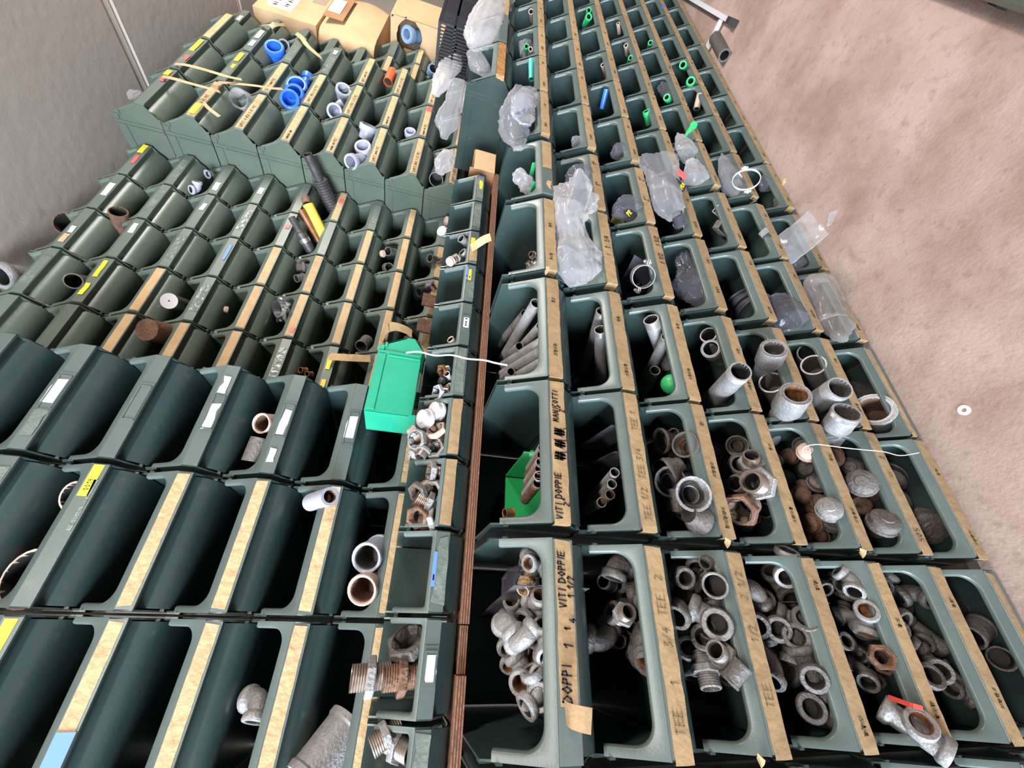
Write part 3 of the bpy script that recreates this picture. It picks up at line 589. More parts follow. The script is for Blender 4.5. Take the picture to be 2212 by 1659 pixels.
# ------------------------------------------------------------------ plastic bags
def bag(name, label, axis, m, seed=0, flat=.62, crump=.32, freq=16, n=56, rows=52, openend=False, cat='plastic bag', flatdir=(0, 1, 0), group=None, wav=1.0):
    # axis: list of (point, radius) from the bottom of the bag to its mouth
    pts = [Vector(a) for a, _ in axis]; rad = [r for _, r in axis]; rng = random.Random(seed); off = Vector((rng.uniform(0, 50), rng.uniform(0, 50), rng.uniform(0, 50)))
    S = []; k = len(pts)-1
    for i in range(rows+1):
        t = i/rows*k; j = min(int(t), k-1); f = t-j; f2 = f*f*(3-2*f)
        S.append((pts[j].lerp(pts[j+1], f), rad[j]*(1-f2)+rad[j+1]*f2))
    base = pts[0]; b = MB(); grid = []; fd = Vector(flatdir).normalized(); up = None
    for i, (p, r) in enumerate(S):
        d = (S[min(i+1, rows)][0]-S[max(i-1, 0)][0]).normalized()
        e1 = (fd-d*fd.dot(d)); e1 = e1.normalized() if e1.length > .05 else d.orthogonal().normalized(); e2 = d.cross(e1)
        row = []
        for q in range(n):
            a = 2*PI*q/n; dirv = e1*(math.cos(a)*flat)+e2*math.sin(a); c = p+dirv*r
            tt = i/rows; cv = Vector((math.cos(a)*2.2, math.sin(a)*2.2, tt*2.2))+off; lng = Vector((math.cos(a)*4.5, math.sin(a)*4.5, tt*1.6+.5*math.sin(a*2)))-off
            v1 = noise.noise(c*freq*.6+off); v2 = 1-abs(noise.noise(lng))*2.6; v3 = 1-abs(noise.noise(c*freq*2.2-off))*2.6; v4 = noise.noise(cv)
            v5 = 1-abs(noise.noise(c*freq*5.5+off))*2.4
            rr = r*(1+crump*(v1*.9+v4*.8+(v2-.5)*.40+(v3-.5)*.34+(v5-.5)*.16)) if r > 1e-4 else r
            if openend and i > rows*.72: rr *= 1+wav*.18*math.sin(a*3+seed)*(i/rows-.72)/.28
            row.append(p+dirv*rr+d*(r*crump*.5*noise.noise(c*freq*1.4-off)) - base)
        grid.append(row)
    b.strip(grid, True, True)
    if not openend:
        nb = len(b.v); b.f.append(tuple(range(nb-n, nb))); b.s.append(True)
    b.f.append(tuple(range(n-1, -1, -1))); b.s.append(True)
    o = b.obj(name, m, None, 180); o.location = base; tag(o, label, cat, group); return o
def sheet(name, label, cat, quadpts, m, nu=10, nv=10, amp=.006, freq=14, seed=0, thick=.0012, parent=None):   # a crinkled sheet through four corners
    a, b_, c, d = [Vector(q) for q in quadpts]; nrm = (b_-a).cross(d-a).normalized(); off = Vector((seed*3.1, seed*1.7, seed))
    g = []; g2 = []; base = a.copy()
    for i in range(nu+1):
        r = []; r2 = []
        for j in range(nv+1):
            u, v = i/nu, j/nv; p = a.lerp(b_, u).lerp(d.lerp(c, u), v); k = amp*(noise.noise(p*freq+off)+.5*noise.noise(p*freq*2.6-off)); q = p+nrm*k-base; r.append(q); r2.append(q+nrm*thick)
        g.append(r); g2.append(r2)
    mb = MB(); mb.strip(g); mb.strip(g2)
    mb.strip([g[0], g2[0]], sm=False); mb.strip([g[-1], g2[-1]], sm=False); mb.strip([[r[0] for r in g], [r[0] for r in g2]], sm=False); mb.strip([[r[-1] for r in g], [r[-1] for r in g2]], sm=False)
    o = mb.obj(name, m, parent, 180 if amp else 30); o.location = base
    if not parent: tag(o, label, cat)
    return o
def cord(name, label, pts, r, m, cat='string', n=6, sub=8):
    P = [Vector(p) for p in pts]; out = []
    for i in range(len(P)-1):
        p0 = P[max(i-1, 0)]; p1 = P[i]; p2 = P[i+1]; p3 = P[min(i+2, len(P)-1)]
        for k in range(sub):
            t = k/sub; out.append(.5*((2*p1)+(p2-p0)*t+(2*p0-5*p1+4*p2-p3)*t*t+(3*p1-p0-3*p2+p3)*t**3))
    out.append(P[-1]); base = out[0].copy(); b = MB(); b.sweep([p-base for p in out], r, n); o = b.obj(name, m); o.location = base
    return tag(o, label, cat)
def ribbon(name, label, pts, w, m, cat='tape', wdir=(0, 0, 1), thick=.0007, parent=None, twist=0.0):
    P = [Vector(p) for p in pts]; out = []; sub = 6
    for i in range(len(P)-1):
        p0 = P[max(i-1, 0)]; p1 = P[i]; p2 = P[i+1]; p3 = P[min(i+2, len(P)-1)]
        for k in range(sub): t = k/sub; out.append(.5*((2*p1)+(p2-p0)*t+(2*p0-5*p1+4*p2-p3)*t*t+(3*p1-p0-3*p2+p3)*t**3))
    out.append(P[-1]); base = out[0].copy(); b = MB(); wd = Vector(wdir).normalized(); A = []; B = []; C = []; D = []
    for i, p in enumerate(out):
        d = (out[min(i+1, len(out)-1)]-out[max(i-1, 0)]).normalized(); w2 = wd.copy(); w2.rotate(Matrix.Rotation(twist*i/len(out), 3, d)); w2 = (w2-d*w2.dot(d)).normalized()*w/2; nn = d.cross(w2).normalized()*thick
        A.append(p-w2-base); B.append(p+w2-base); C.append(p+w2+nn-base); D.append(p-w2+nn-base)
    b.strip([A, B, C, D, A], sm=True); o = b.obj(name, m, parent, 60); o.location = base
    if not parent: tag(o, label, cat)
    return o

def lean(px, py, lip, h, r, dx, label, lipY=U, m=None, drop=.078, maxy=.24, **k):      # a pipe standing in a bin, resting on the rim; lip: world height of the lip
    T = atZ(px, py, lip+h)
    if T.y < lipY+.012:
        c = Vector((T.x+dx*.4, lipY+.004, lip+1.45*r)); d = (c-T).normalized()
        if d.z > -.3: d = Vector((d.x, d.y, -.5)).normalized()
        s = min((T.z-(lip-drop))/-d.z, (lipY+maxy-T.y)/max(d.y, .01)); B = T+d*s
    else: B = Vector((T.x+dx, T.y+.07, lip-drop))
    return pipe(T, B, r, m or MT['pipe'], label, **k)
# ------------------------------------------------------------------ contents of the lower rack
GS_ = mat('shaded_grey_iron', (.20, .185, .18), .55, .3, col2=(.14, .12, .11), scale=50, lo=.4, hi=.7, bump=.35, bscale=150, rnd=.12)  # galvanised iron darkened for the shade inside the third bin
G, GD, RU = MT['galv'], MT['galv_dull'], MT['rust']
def elb(px, py, Y, ax, r, m, label, roll=0.0, kind='elbow', bore=None, group=None): return fit(kind, atY(px, py, Y), ax, r, m, label, group, roll, bore)
RB = MT['bore']
# first column under the plank: white-grey elbows, a steel divider, rusty tees beyond it
WH = 'in the bin marked DOPPI'
pile(('L',1,0), [('elbow', .0150, G, 16)], (.30, .74), (.03, .26), 11, WH, .2, .012, RB)
for i, (px, py, Y, ax, roll, kd) in enumerate([(1120, 1398, 1.13, (-.35, -.7, .45), 2.6, 'elbow'), (1124, 1478, 1.09, (-.3, -.75, .55), .8, 'elbow'), (1168, 1462, 1.06, (.1, -.8, .55), 4.0, 'elbow'), (1164, 1506, 1.05, (-.1, -.85, .45), 2.2, 'elbow'), (1112, 1372, 1.10, (-.75, -.35, -.45), 3.3, 'elbow'), (1135, 1530, 1.07, (-.5, -.2, .8), 1.0, 'elbow'), (1172, 1405, 1.06, (.5, -.4, .7), 5.2, 'elbow'), (1176, 1345, 1.05, (.75, -.5, .3), 2.9, 'elbow')]):
    elb(px, py, Y, ax, .0158, G, ['grey elbow with clean thread, top of the heap beside the divider', 'grey elbow with orange rusty mouth facing out, bin marked DOPPI', 'grey elbow with rusty mouth close to the front rim, bin marked DOPPI', 'grey elbow with dark open mouth, bin marked DOPPI', 'long grey bend arching over the heap, bin marked DOPPI', 'grey elbow turned sideways at the near end of the heap', 'grey elbow lying back to front, middle of the heap', 'grey elbow wedged between divider and front rim'][i], roll, kd, RB if i in (1, 2) else None)
sheet('divider_plate', 'bent sheet steel divider standing across the bin marked DOPPI', 'metal plate', [W(.085, 1.05, lz(1)-.115), W(.085, 1.05, lz(1)+.085), W(.02, 1.50, lz(1)+.085), W(.02, 1.50, lz(1)-.115)], MT['steel'], amp=.002, freq=6)
b = MB(); b.box(-.055, .055, -.03, .03, 0, .085); o = b.obj('stone_block', MT['stone']); o.location = W(-.035, 1.47, lz(1)-.118); o.rotation_euler = (0, 0, .1); tag(o, 'rough dark grey stone block at the back under the plank gap', 'stone block')
WT = 'beyond the steel divider'
pile(('L',1,0), [('tee', .0085, G, 3), ('nipple', .011, GD, 3), ('elbow', .010, G, 3), ('sleeve', .011, GD, 3)], (.76, 1), (.03, .2), 12, WT, .3, .02, RB)
elb(1141, 1217, 1.06, (-.2, -.55, .8), .0125, G, 'tee with bright orange rusty mouth pointing up beyond the divider', 1.2, 'tee', RB)
elb(1168, 1284, 1.05, (.5, -.7, .3), .014, G, 'hempy elbow with orange mouth against the divider', .8, 'elbow', RB)
elb(1137, 1262, 1.09, (-.5, -.4, .4), .012, MT['hemp'], 'hemp-wrapped nipple lying beside the divider', 0, 'nipple', RB)
bag('plastic_bag', 'dark crumpled plastic bag at the back beyond the divider', [(W(.09, 1.32, lz(1)-.10), .02), (W(.10, 1.34, lz(1)-.05), .055), (W(.12, 1.36, lz(1)+.0), .05), (W(.14, 1.36, lz(1)+.03), .015)], MT['bag_dark'], 3)
# rest of the first column
pile(('L',2,0), [('elbow', .0175, GD, 6), ('nipple', .014, G, 2), ('sleeve', .014, GD, 3)], (.35, 1), (.03, .17), 21, 'in the bin marked TEE 3/4', .3, .03)
elb(1392, 1428, 1.05, (-.2, -.4, .9), .018, GD, 'grey elbow with rusty mouth at the rim, bin marked TEE 3/4', 2, 'elbow', RB)
elb(1398, 1245, 1.06, (.3, -.8, .1), .014, G, 'shiny hex nipple near the far end, bin marked TEE 3/4', 0, 'nipple')
elb(1330, 1290, 1.20, (.1, .2, .9), .012, MT['black'], 'black valve handle stub deep in the bin marked TEE 3/4', 0, 'cap')
pile(('L',3,0), [('elbow', .0185, GD, 5), ('tee', .0165, GD, 4), ('sleeve', .017, GD, 4), ('nipple', .016, GD, 3)], (.28, 1), (.03, .17), 31, 'in third bin down the first full column', .3, .03)
for i, (px, py, Y, ax, kd, r) in enumerate([(1545, 1264, 1.0, (-.1, -.75, .65), 'sleeve', .020), (1549, 1348, 1.01, (-.1, -.8, .6), 'elbow', .0205), (1532, 1215, 1.03, (-.1, -.3, .95), 'sleeve', .012), (1505, 1228, 1.08, (-.6, -.6, .5), 'elbow', .016), (1500, 1250, 1.12, (-.3, -.1, .9), 'nipple', .018), (1520, 1375, 1.06, (.3, -.6, .6), 'elbow', .018), (1560, 1415, 1.03, (.3, -.4, .8), 'nipple', .017), (1525, 1448, 1.08, (-.9, -.3, .1), 'nipple', .019), (1588, 1452, 1.01, (.6, -.4, -.5), 'sleeve', .016)]):
    elb(px, py, Y, ax, r, GS_ if i % 3 != 2 else GD, ['union wrapped in hemp with ring mouth facing out', 'large elbow with ring-like mouth facing the aisle', 'short upright pipe end at the far corner of the bin', 'elbow with mouth turned down the aisle, behind the upright end', 'hex nipple standing behind the hempy union', 'dark elbow tucked under the large ring mouth', 'hex nipple under the large elbow', 'thick hex union lying across the bin', 'short socket leaning on the front rim'][i]+', third bin down', i*1.1, kd, None)
pile(('L',4,0), [('tee', .018, GD, 5), ('elbow', .0175, GD, 8)], (.22, 1), (.03, .17), 41, 'in fourth bin down the first full column', .3, .03)
for i, (px, py, Y, ax, kd) in enumerate([(1700, 1248, 1.04, (-.5, -.6, .5), 'elbow'), (1740, 1335, 1.02, (.3, -.8, .5), 'elbow'), (1683, 1360, 1.06, (-.2, -.8, .5), 'elbow'), (1720, 1375, 1.04, (.1, -.7, .6), 'tee'), (1760, 1468, 1.02, (-.3, -.7, .6), 'tee'), (1755, 1530, 1.05, (.1, -.8, .5), 'elbow')]):
    elb(px, py, Y, ax, .018, GD if i else G, ['shiny elbow in the far corner', 'grey elbow lying on the tees', 'grey elbow with round dark mouth', 'grey tee with oval mouth', 'grey tee behind the second divider', 'grey elbow at the near end behind the divider'][i]+', fourth bin down', i*.9, kd)
for i, (x, t) in enumerate([(.075, .0), (-.085, .03)]):
    sheet('divider_plate', ['thin steel divider towards the far end of the fourth bin down', 'thin bent steel divider in the middle of the fourth bin down'][i], 'metal plate', [W(x, 1.04, lz(4)-.11), W(x, 1.04, lz(4)+.02), W(x+t, 1.4, lz(4)+.02), W(x+t, 1.4, lz(4)-.11)], MT['steel'], amp=.001)
pile(('L',5,0), [('elbow', .0135, GD, 10), ('tee', .012, GD, 5), ('bush', .013, RU, 3)], (.2, 1), (.03, .16), 51, 'in fifth bin down the first full column', .3, .03)
for i, (px, py, Y, ax, kd, r, m, bo) in enumerate([(1990, 1562, .985, (.35, -.75, .5), 'tee', .019, G, RB), (1845, 1280, 1.03, (-.6, -.2, .7), 'elbow', .015, G, None), (1872, 1318, 1.02, (.2, -.7, .7), 'elbow', .0165, G, RB), (1903, 1420, 1.03, (.1, -.8, .5), 'bush', .016, RU, RB)]):
    elb(px, py, Y, ax, r, m, ['tee fitting hanging over the front rim, fifth bin down', 'pale bent elbow at the far end, fifth bin down', 'pale elbow with orange mouth, fifth bin down', 'orange rusty bushing in the middle, fifth bin down'][i], .6+i, kd, bo)
b = MB(); b.box(-.020, .020, -.004, .004, -.002, .002); b.box(-.020, -.012, -.004, .004, -.022, .003); o = b.obj('valve_lever', mat('red_lever', (.55, .06, .035), .5)); o.location = atY(1945, 1515, 1.0); o.rotation_euler = (.2, .1, 1.4); tag(o, 'red valve lever sticking out of the fifth bin down', 'lever')
pile(('L',6,0), [('elbow', .018, GD, 9), ('tee', .016, GD, 3)], (.15, 1), (.03, .16), 61, 'in sixth bin down the first full column', .3, .03)
pile(('L',7,0), [('sleeve', .024, GD, 4)], (.2, 1), (.05, .2), 71, 'in lowest bin of the first full column', .3, 0)
for r in range(2, 8): pile(('L',r,-1), [('elbow', .020, GD, 5), ('sleeve', .019, GD, 3)], (.5, 1), (.03, .16), 80+r, 'in nearest column, %s row up' % ORD[8-r], .3, .03)
# second column
for i in range(6):
    pipe(atY(1172-2*i, 968+15*i, 1.03) , atY(1172-2*i, 968+15*i, 1.03)+Vector((.0, .13, -.012)), .0105, MT['rust'] if i % 2 else MT['pipe'], 'one of the rusty pipe stubs laid side by side behind the MANICOTTI tape', 'pipe', group='pipe stubs in the MANICOTTI bin')
KB = bin_kind(.15, .60, .20, MT['leaf'], MT['leaf'], True)
def lone_bin(k, loc, rot, label, name='small_bin'):
    o = thing(name, label, 'bin', loc, rot); newobj('body', k.body, o); newobj('front_rim', k.rim, o); newobj('label_plate', k.plate, o); return o
lone_bin(KB, W(.352, 1.065, lz(1)-.118), (0, 0, 0), 'small bright green bin standing inside the bin marked VITI DOPPIE 2')
KT = bin_kind(.12, .55, .16, fine=True)
lone_bin(KT, W(.37, 1.42, lz(1)-.115), (0, 0, .3), 'small dark green bin at the back of the bin marked VITI DOPPIE 2')
elb(1099, 1108, 1.22, (-.2, -.3, .9), .009, MT['copper'], 'small copper-coloured pipe end standing in the small bright green bin', 0, 'sleeve')
for i, (x, d) in enumerate([(.56, .02), (.47, .03), (.40, .05)]):
    sheet('steel_strip', ['wide dark steel strip leaning at the far end, second bin down', 'wide dark steel strip in the middle, second bin down', 'narrow dark steel strip nearest the stubs, second bin down'][i], 'steel strip', [W(x, 1.05, lz(2)-.08), W(x, 1.05, lz(2)-.08+(.10 if i < 2 else .06)), W(x+d, 1.5, lz(2)-.03+(.09 if i < 2 else .03)), W(x+d, 1.5, lz(2)-.03)], MT['steel'], amp=.0008)
for i, (a, c_) in enumerate([((1328, 1020, 1.04), (1280, 1075, 1.3)), ((1322, 1045, 1.05), (1275, 1095, 1.3)), ((1318, 1068, 1.06), (1280, 1100, 1.25)), ((1300, 1085, 1.10), (1265, 1105, 1.3))]):
    pipe(P3(a), P3(c_), .0105, [MT['pipe'], MT['galv'], MT['rust'], MT['pipe']][i], ['dark stub nearest the strips, second bin down', 'shiny stub with bright flank, second bin down', 'rusty stub under the shiny one, second bin down', 'short stub furthest back, second bin down'][i]+' of TEE column', thread=.014)
pile(('L',3,1), [('reducer', .021, GD, 9), ('sleeve', .020, GD, 3)], (.1, .92), (.03, .18), 91, 'in the reducer bin', .35, .03)
for i, (px, py, Y, ax, kd, r, bo) in enumerate([(1460, 938, 1.10, (-.2, -.5, .8), 'sleeve', .0125, None), (1487, 965, 1.04, (.0, -.5, .85), 'reducer', .021, RB), (1492, 1068, 1.01, (-.2, -.85, .35), 'reducer', .024, None), (1445, 1040, 1.12, (-.3, -.8, .4), 'reducer', .024, None), (1500, 1118, 1.02, (-.2, .3, -.9), 'reducer', .021, None)]):
    elb(px, py, Y, ax, r, GD if i != 2 else G, ['narrow upright neck at the top of the reducer heap', 'reducing socket with rusty open mouth', 'pale bell-shaped reducing socket at the rim', 'dark reducing socket lying behind the pale bell', 'upturned reducing socket at the near end'][i]+' in the reducer bin', i, kd, bo)
pile(('L',4,1), [('nipple', .021, GD, 7), ('bush', .02, RU, 3), ('sleeve', .017, GD, 3)], (.08, .95), (.03, .18), 95, 'in the hex nipple bin', .35, .03)
for i, (px, py, Y, ax, kd, r, m) in enumerate([(1622, 1000, 1.03, (.35, -.75, .5), 'nipple', .019, G), (1640, 1045, 1.02, (-.05, -.35, .95), 'nipple', .026, G), (1605, 1098, 1.06, (-.4, -.2, .8), 'bush', .026, RU), (1592, 962, 1.10, (-.4, -.6, .6), 'reducer', .018, GD)]):
    elb(px, py, Y, ax, r, m, ['hex nipple with open end pointing out at the rim', 'large upright hex nipple with fine threads', 'large rusty bushing at the near end', 'flared socket at the far end'][i]+' in the hex nipple bin', i*.7, kd)
pile(('L',5,1), [('cap', .0175, RU, 9), ('cap', .019, GD, 7)], (.05, .97), (.03, .18), 97, 'in the cap bin, fifth down', .6, .03)
elb(1745, 975, 1.03, (.0, -.7, .7), .019, MT['beige'], 'orange-topped pipe cap tied with wire, fifth bin down', 0, 'cap')
elb(1792, 1098, 1.02, (.2, -.6, .6), .022, G, 'pale pipe cap near the front rim, fifth bin down', .4, 'cap')
pile(('L',6,1), [('cap', .025, GD, 6), ('cap', .024, RU, 4)], (.05, .97), (.03, .19), 99, 'in the cap bin, sixth down', .6, .03)
elb(1862, 1042, 1.02, (-.1, -.6, .8), .026, GD, 'round grey cap on top of the heap, sixth bin down', .4, 'cap'); elb(1912, 1125, 1.03, (.3, -.7, .3), .026, GD, 'grey cap with rounded flank at the near end, sixth bin down', 1, 'cap')
pile(('L',7,1), [('cap', .034, GD, 5)], (.05, .97), (.04, .22), 101, 'in the lowest bin of the cap column', .6, .0)
# third column: steel pipes
def pp(a, c_, r, label, m=None, **k): return pipe(P3(a), P3(c_), r, m or MT['pipe'], label, **k)
pp((1158, 655, 1.02), (1088, 772, 1.42), .0150, 'long pale steel pipe standing highest in the pipe bin under the plank', thread=.012)
pp((1135, 678, 1.15), (1072, 752, 1.52), .0140, 'bluish steel pipe just behind the highest one in the pipe bin', thread=.012)
pp((1168, 705, 1.03), (1108, 770, 1.40), .0125, 'steel pipe lying under the highest one in the pipe bin')
pp((1172, 738, 1.02), (1085, 790, 1.40), .0135, 'steel pipe third from the top in the pipe bin')
pp((1174, 757, 1.02), (1078, 812, 1.42), .0135, 'steel pipe fourth from the top, with string over it', thread=.012)
pp((1176, 780, 1.015), (1100, 822, 1.35), .0130, 'lowest steel pipe along the near wall of the pipe bin')
pp((1104, 803, 1.22), (1080, 822, 1.45), .0115, 'short pipe whose round mouth shows behind the lowest pipe')
pp((1122, 748, 1.17), (1095, 770, 1.45), .0115, 'short dark pipe end between the pipes in the pipe bin')
pp((1300, 672, 1.04), (1262, 800, 1.40), .0160, 'rusty-topped steel pipe leaning back, second bin of the pipe column', thread=.014)
pp((1297, 712, 1.05), (1298, 835, 1.35), .0170, 'shiny dark steel pipe with threaded top, second bin of the pipe column', thread=.016)
pp((1406, 690, 1.02), (1442, 790, 1.20), .0210, 'steel pipe with worn red thread standing in the third pipe bin', thread=.022)
pp((1440, 728, 1.02), (1385, 840, 1.35), .0150, 'steel pipe leaning under the upright one in the third pipe bin', thread=.014)
pp((1415, 800, 1.15), (1390, 850, 1.35), .0150, 'dull pipe end deep in the third pipe bin')
o = newobj('green_ball', part_mesh('ball', .028, MT['pp_green'])); o.location = atY(1450, 830, 1.10); tag(o, 'bright green plastic ball-like plug at the bottom of the third pipe bin', 'plug')
def lw(r): return W(0, 1, lz(r)).z
lean(1530, 723, lw(4), .022, .0235, .01, 'pipe with threaded rim furthest away in the fourth pipe bin', thread=.03, tm=MT['pipe'])
lean(1535, 753, lw(4), .020, .0235, .03, 'pipe with coupling sleeve in the middle of the fourth pipe bin', sleeve=.055, ring=.06)
lean(1600, 802, lw(4), .062, .0265, .02, 'thick pipe leaning far out over the rim of the fourth pipe bin', thread=.02, tm=MT['pipe'])
lean(1672, 752, lw(5), .050, .0300, -.01, 'pipe with wide pale coupling at the far side of the fifth pipe bin', sleeve=.062, bore=MT['galv_dull'], m=MT['galv'])
lean(1666, 826, lw(5), .018, .0330, .0, 'rusty pipe mouth in the middle of the fifth pipe bin', thread=.02, bore=MT['galv_dull'])
lean(1720, 850, lw(5), .068, .0310, -.02, 'thick pipe with coupling leaning over the rim of the fifth pipe bin', sleeve=.07, bore=MT['bore'], m=MT['galv'])
lean(1757, 788, lw(6), .028, .0340, .0, 'upright rusty-rimmed pipe in the sixth pipe bin', bore=MT['galv_dull'], tm=MT['rust'], thread=.006)
lean(1747, 762, lw(6), .0, .0320, .02, 'dark pipe mouth hidden behind the upright one in the sixth pipe bin')
lean(1815, 838, lw(6), .060, .0330, .01, 'pipe with bright threaded end, upper of the two leaning in sixth pipe bin', thread=.035, tm=MT['galv'], bore=MT['galv_dull'])
lean(1830, 890, lw(6), .060, .0350, -.02, 'pipe with shiny ring, lower of the two leaning in sixth pipe bin', thread=.014, tm=MT['chrome'], bore=MT['galv_dull'])
lean(1888, 884, lw(7), .032, .0440, -.01, 'widest pipe stub with rusty mouth in the lowest pipe bin', bore=MT['rust'], sleeve=.06)
b = MB(); b.box(-.05, .05, -.06, .06, 0, .10); o = b.obj('rusty_block', MT['galv_dull']); o.location = W(.93, 1.20, lz(7)-.118); tag(o, 'dark square iron block at the far end of the lowest pipe bin', 'iron block')
# fourth column
for i, (px, py) in enumerate([(1152, 552), (1160, 566), (1145, 574)]):
    elb(px, py, 1.08, (-.3+.3*i, -.5, .7), .009, G, ['small shiny fitting furthest away under the plank, fourth column', 'small shiny fitting in the middle under the plank, fourth column', 'small shiny fitting nearest the rim under the plank, fourth column'][i], i, 'nipple')
sheet('paper_slip', 'white paper slip beside the small shiny fittings under the plank', 'paper', [atY(1135, 585, 1.12), atY(1150, 562, 1.10), atY(1158, 566, 1.06), atY(1146, 586, 1.06)], MT['paper'], amp=.002)
bag('plastic_bag', 'tall milky plastic bag rising out of the bin marked 1 1/4', [(atY(1255, 618, 1.06), .035), (atY(1250, 590, 1.04), .075), (atY(1245, 560, 1.03), .072), (atY(1238, 520, 1.02), .050), (atY(1230, 480, 1.0), .052), (atY(1240, 445, .98), .056), (atY(1248, 412, .97), .072)], MT['bag_white'], 5, .65, .30, 13, openend=True, rows=64, n=64, wav=1.8)
def clamp(px, py, Y, R_, w, axis, label, m=None, bolt=True, group=None):
    o = thing('pipe_clamp', label, 'pipe clamp', atY(px, py, Y), (0, 0, 0), group); o.rotation_mode = 'QUATERNION'; o.rotation_quaternion = quat(axis)
    b = MB(); b.lathe([(R_-.002, -w/2), (R_, -w/2), (R_, w/2), (R_-.002, w/2)], 30); b.obj('band', m or MT['galv'], o)
    for sg in (-1, 1):
        e = MB(); e.box(sg*R_, sg*(R_+.016), -.004, -.001, -w/2, w/2); e.box(sg*R_, sg*(R_+.016), .001, .004, -w/2, w/2)
        e.lathe([(.0, .012), (.004, .012), (.004, -.012), (.0, -.012)], 6, Matrix.Translation((sg*(R_+.009), 0, 0)) @ Matrix.Rotation(PI/2, 4, 'X'), closed=False); e.obj('bolt_ear', m or MT['galv'], o)
    return o
clamp(1388, 597, 1.02, .034, .032, (-.75, -.55, .2), 'round metal pipe clamp facing out, third bin down, fourth column')
clamp(1412, 562, 1.06, .028, .026, (.6, -.5, .5), 'second metal pipe clamp behind the first, third bin down, fourth column', MT['galv_dull'])
sheet('black_sheet', 'square black rubber sheet standing behind the pipe clamps', 'sheet', [W(1.44, 1.10, lz(3)-.09), W(1.44, 1.06, lz(3)+.05), W(1.36, 1.4, lz(3)+.05), W(1.36, 1.4, lz(3)-.09)], MT['hose'], amp=.002)
pp((1385, 615, 1.08), (1350, 628, 1.30), .006, 'thin dark rod lying under the pipe clamps', MT['blackpipe'])
bag('plastic_bag', 'grey dusty plastic bag slumped in the fourth bin down, fourth column', [(atY(1505, 650, 1.06), .04), (atY(1500, 620, 1.07), .07), (atY(1495, 580, 1.08), .06), (atY(1492, 535, 1.09), .02)], MT['bag_dark'], 8)
def coil(px, py, Y, R_, r, turns, label, m):
    o = thing('hose_coil', label, 'hose', atY(px, py, Y)); 
    for t in range(turns):
        b = MB(); rr = R_-.004*(t % 3); b.sweep([(rr*math.cos(a*2*PI/26), rr*math.sin(a*2*PI/26), 0) for a in range(27)], r, 8); q = b.obj('hose_loop', m, o); q.location = (.0, .002*t, -.0+ (t-turns/2)*r*1.75); q.rotation_euler = (.02*t, .03*(t % 2), 0)
    o.rotation_euler = (0, PI/2-.3, .25); return o
coil(1612, 655, 1.13, .060, .0058, 7, 'coil of black ribbed hose in the fifth bin down, fourth column', MT['hose'])
bag('plastic_bag', 'dark wrapped hose bundle filling the sixth bin down, fourth column', [(atY(1712, 718, 1.05), .03), (atY(1700, 700, 1.06), .075), (atY(1690, 670, 1.08), .07), (atY(1680, 645, 1.1), .03)], MT['bag_dark'], 14, .8, .16)
bag('plastic_bag', 'clear plastic bag with brown contents in the lowest bin, fourth column', [(atY(1812, 728, 1.02), .03), (atY(1805, 700, 1.03), .060), (atY(1790, 665, 1.02), .055), (atY(1775, 625, 1.01), .065), (atY(1770, 605, 1.0), .055)], MT['bag_brown'], 17, .7, .16)
# fifth column
bag('plastic_bag', 'white scrunched plastic bag beside green strips under the cardboard box', [(atY(1142, 418, 1.10), .015), (atY(1140, 405, 1.08), .035), (atY(1135, 390, 1.07), .034), (atY(1120, 378, 1.07), .030), (atY(1108, 376, 1.08), .006)], MT['bag_white'], 21)
for i, (a, c_) in enumerate([((1155, 352, 1.03), (1146, 385, 1.10)), ((1157, 393, 1.03), (1148, 416, 1.08))]):
    q = sheet('green_strip', ['green plastic strip above the white scrunched bag', 'green plastic strip below the white scrunched bag'][i], 'plastic strip', [atY(a[0]-4, a[1], a[2]), atY(a[0]+3, a[1], a[2]), atY(c_[0]+4, c_[1], c_[2]), atY(c_[0]-3, c_[1], c_[2])], MT['pp_green'], amp=.0, thick=.004)
BG = [('dark clear bag with red print in second bin down, fifth column', (1262, 400), (1248, 365), .060, 'bag_dark'), ('clear bag of black parts with blue print, third bin down, fifth column', (1362, 470), (1350, 432), .062, 'bag_dark'), ('dark bag heaped in the second bin down, sixth column', (1255, 318), (1240, 300), .035, 'bag_thin'), ('dark bag in the third bin down, sixth column', (1345, 338), (1335, 315), .045, 'bag_dark'), ('white printed bag standing in the fifth bin down, sixth column', (1508, 405), (1497, 355), .058, 'bag_white'), ('pale bag with grey spots behind the printed bag', (1495, 350), (1470, 300), .048, 'bag_white'), ('clear bag of clamps in the sixth bin down, sixth column', (1590, 425), (1565, 350), .050, 'bag'), ('dark bag in the lowest bin, sixth column', (1662, 410), (1650, 385), .042, 'bag_dark'), ('grey knotted bag on the lowest rim, sixth column', (1690, 448), (1682, 425), .036, 'bag_brown'), ('dusty bag deep in the lowest bin, fifth column', (1720, 580), (1708, 540), .045, 'bag_dark')]
for i, (lab, a, c_, r, m) in enumerate(BG):
    pa, pc = atY(*a, 1.05), atY(*c_, 1.03); bag('plastic_bag', lab, [(pa, r*.35), (pa.lerp(pc, .25), r), (pa.lerp(pc, .6), r*.9), (pc, r*.55), (pc+(pc-pa)*.25, r*.12)], MT[m], 30+i, .7, .2)
def card(name, label, px, py, Y, w, h, m, rot=(0, 0, 0), t=.002, cat='card', texts=()):
    b = MB(); b.box(-w/2, w/2, -t/2, t/2, -h/2, h/2); o = b.obj(name, m); o.location = atY(px, py, Y); o.rotation_euler = rot; tag(o, label, cat)
    for (txt, x, z, hh, mm, wd) in texts: write(txt, x, z, hh, wd, random.Random(3), o, mm, -t/2-.0006, .01, 0, 'printed_text')
    return o
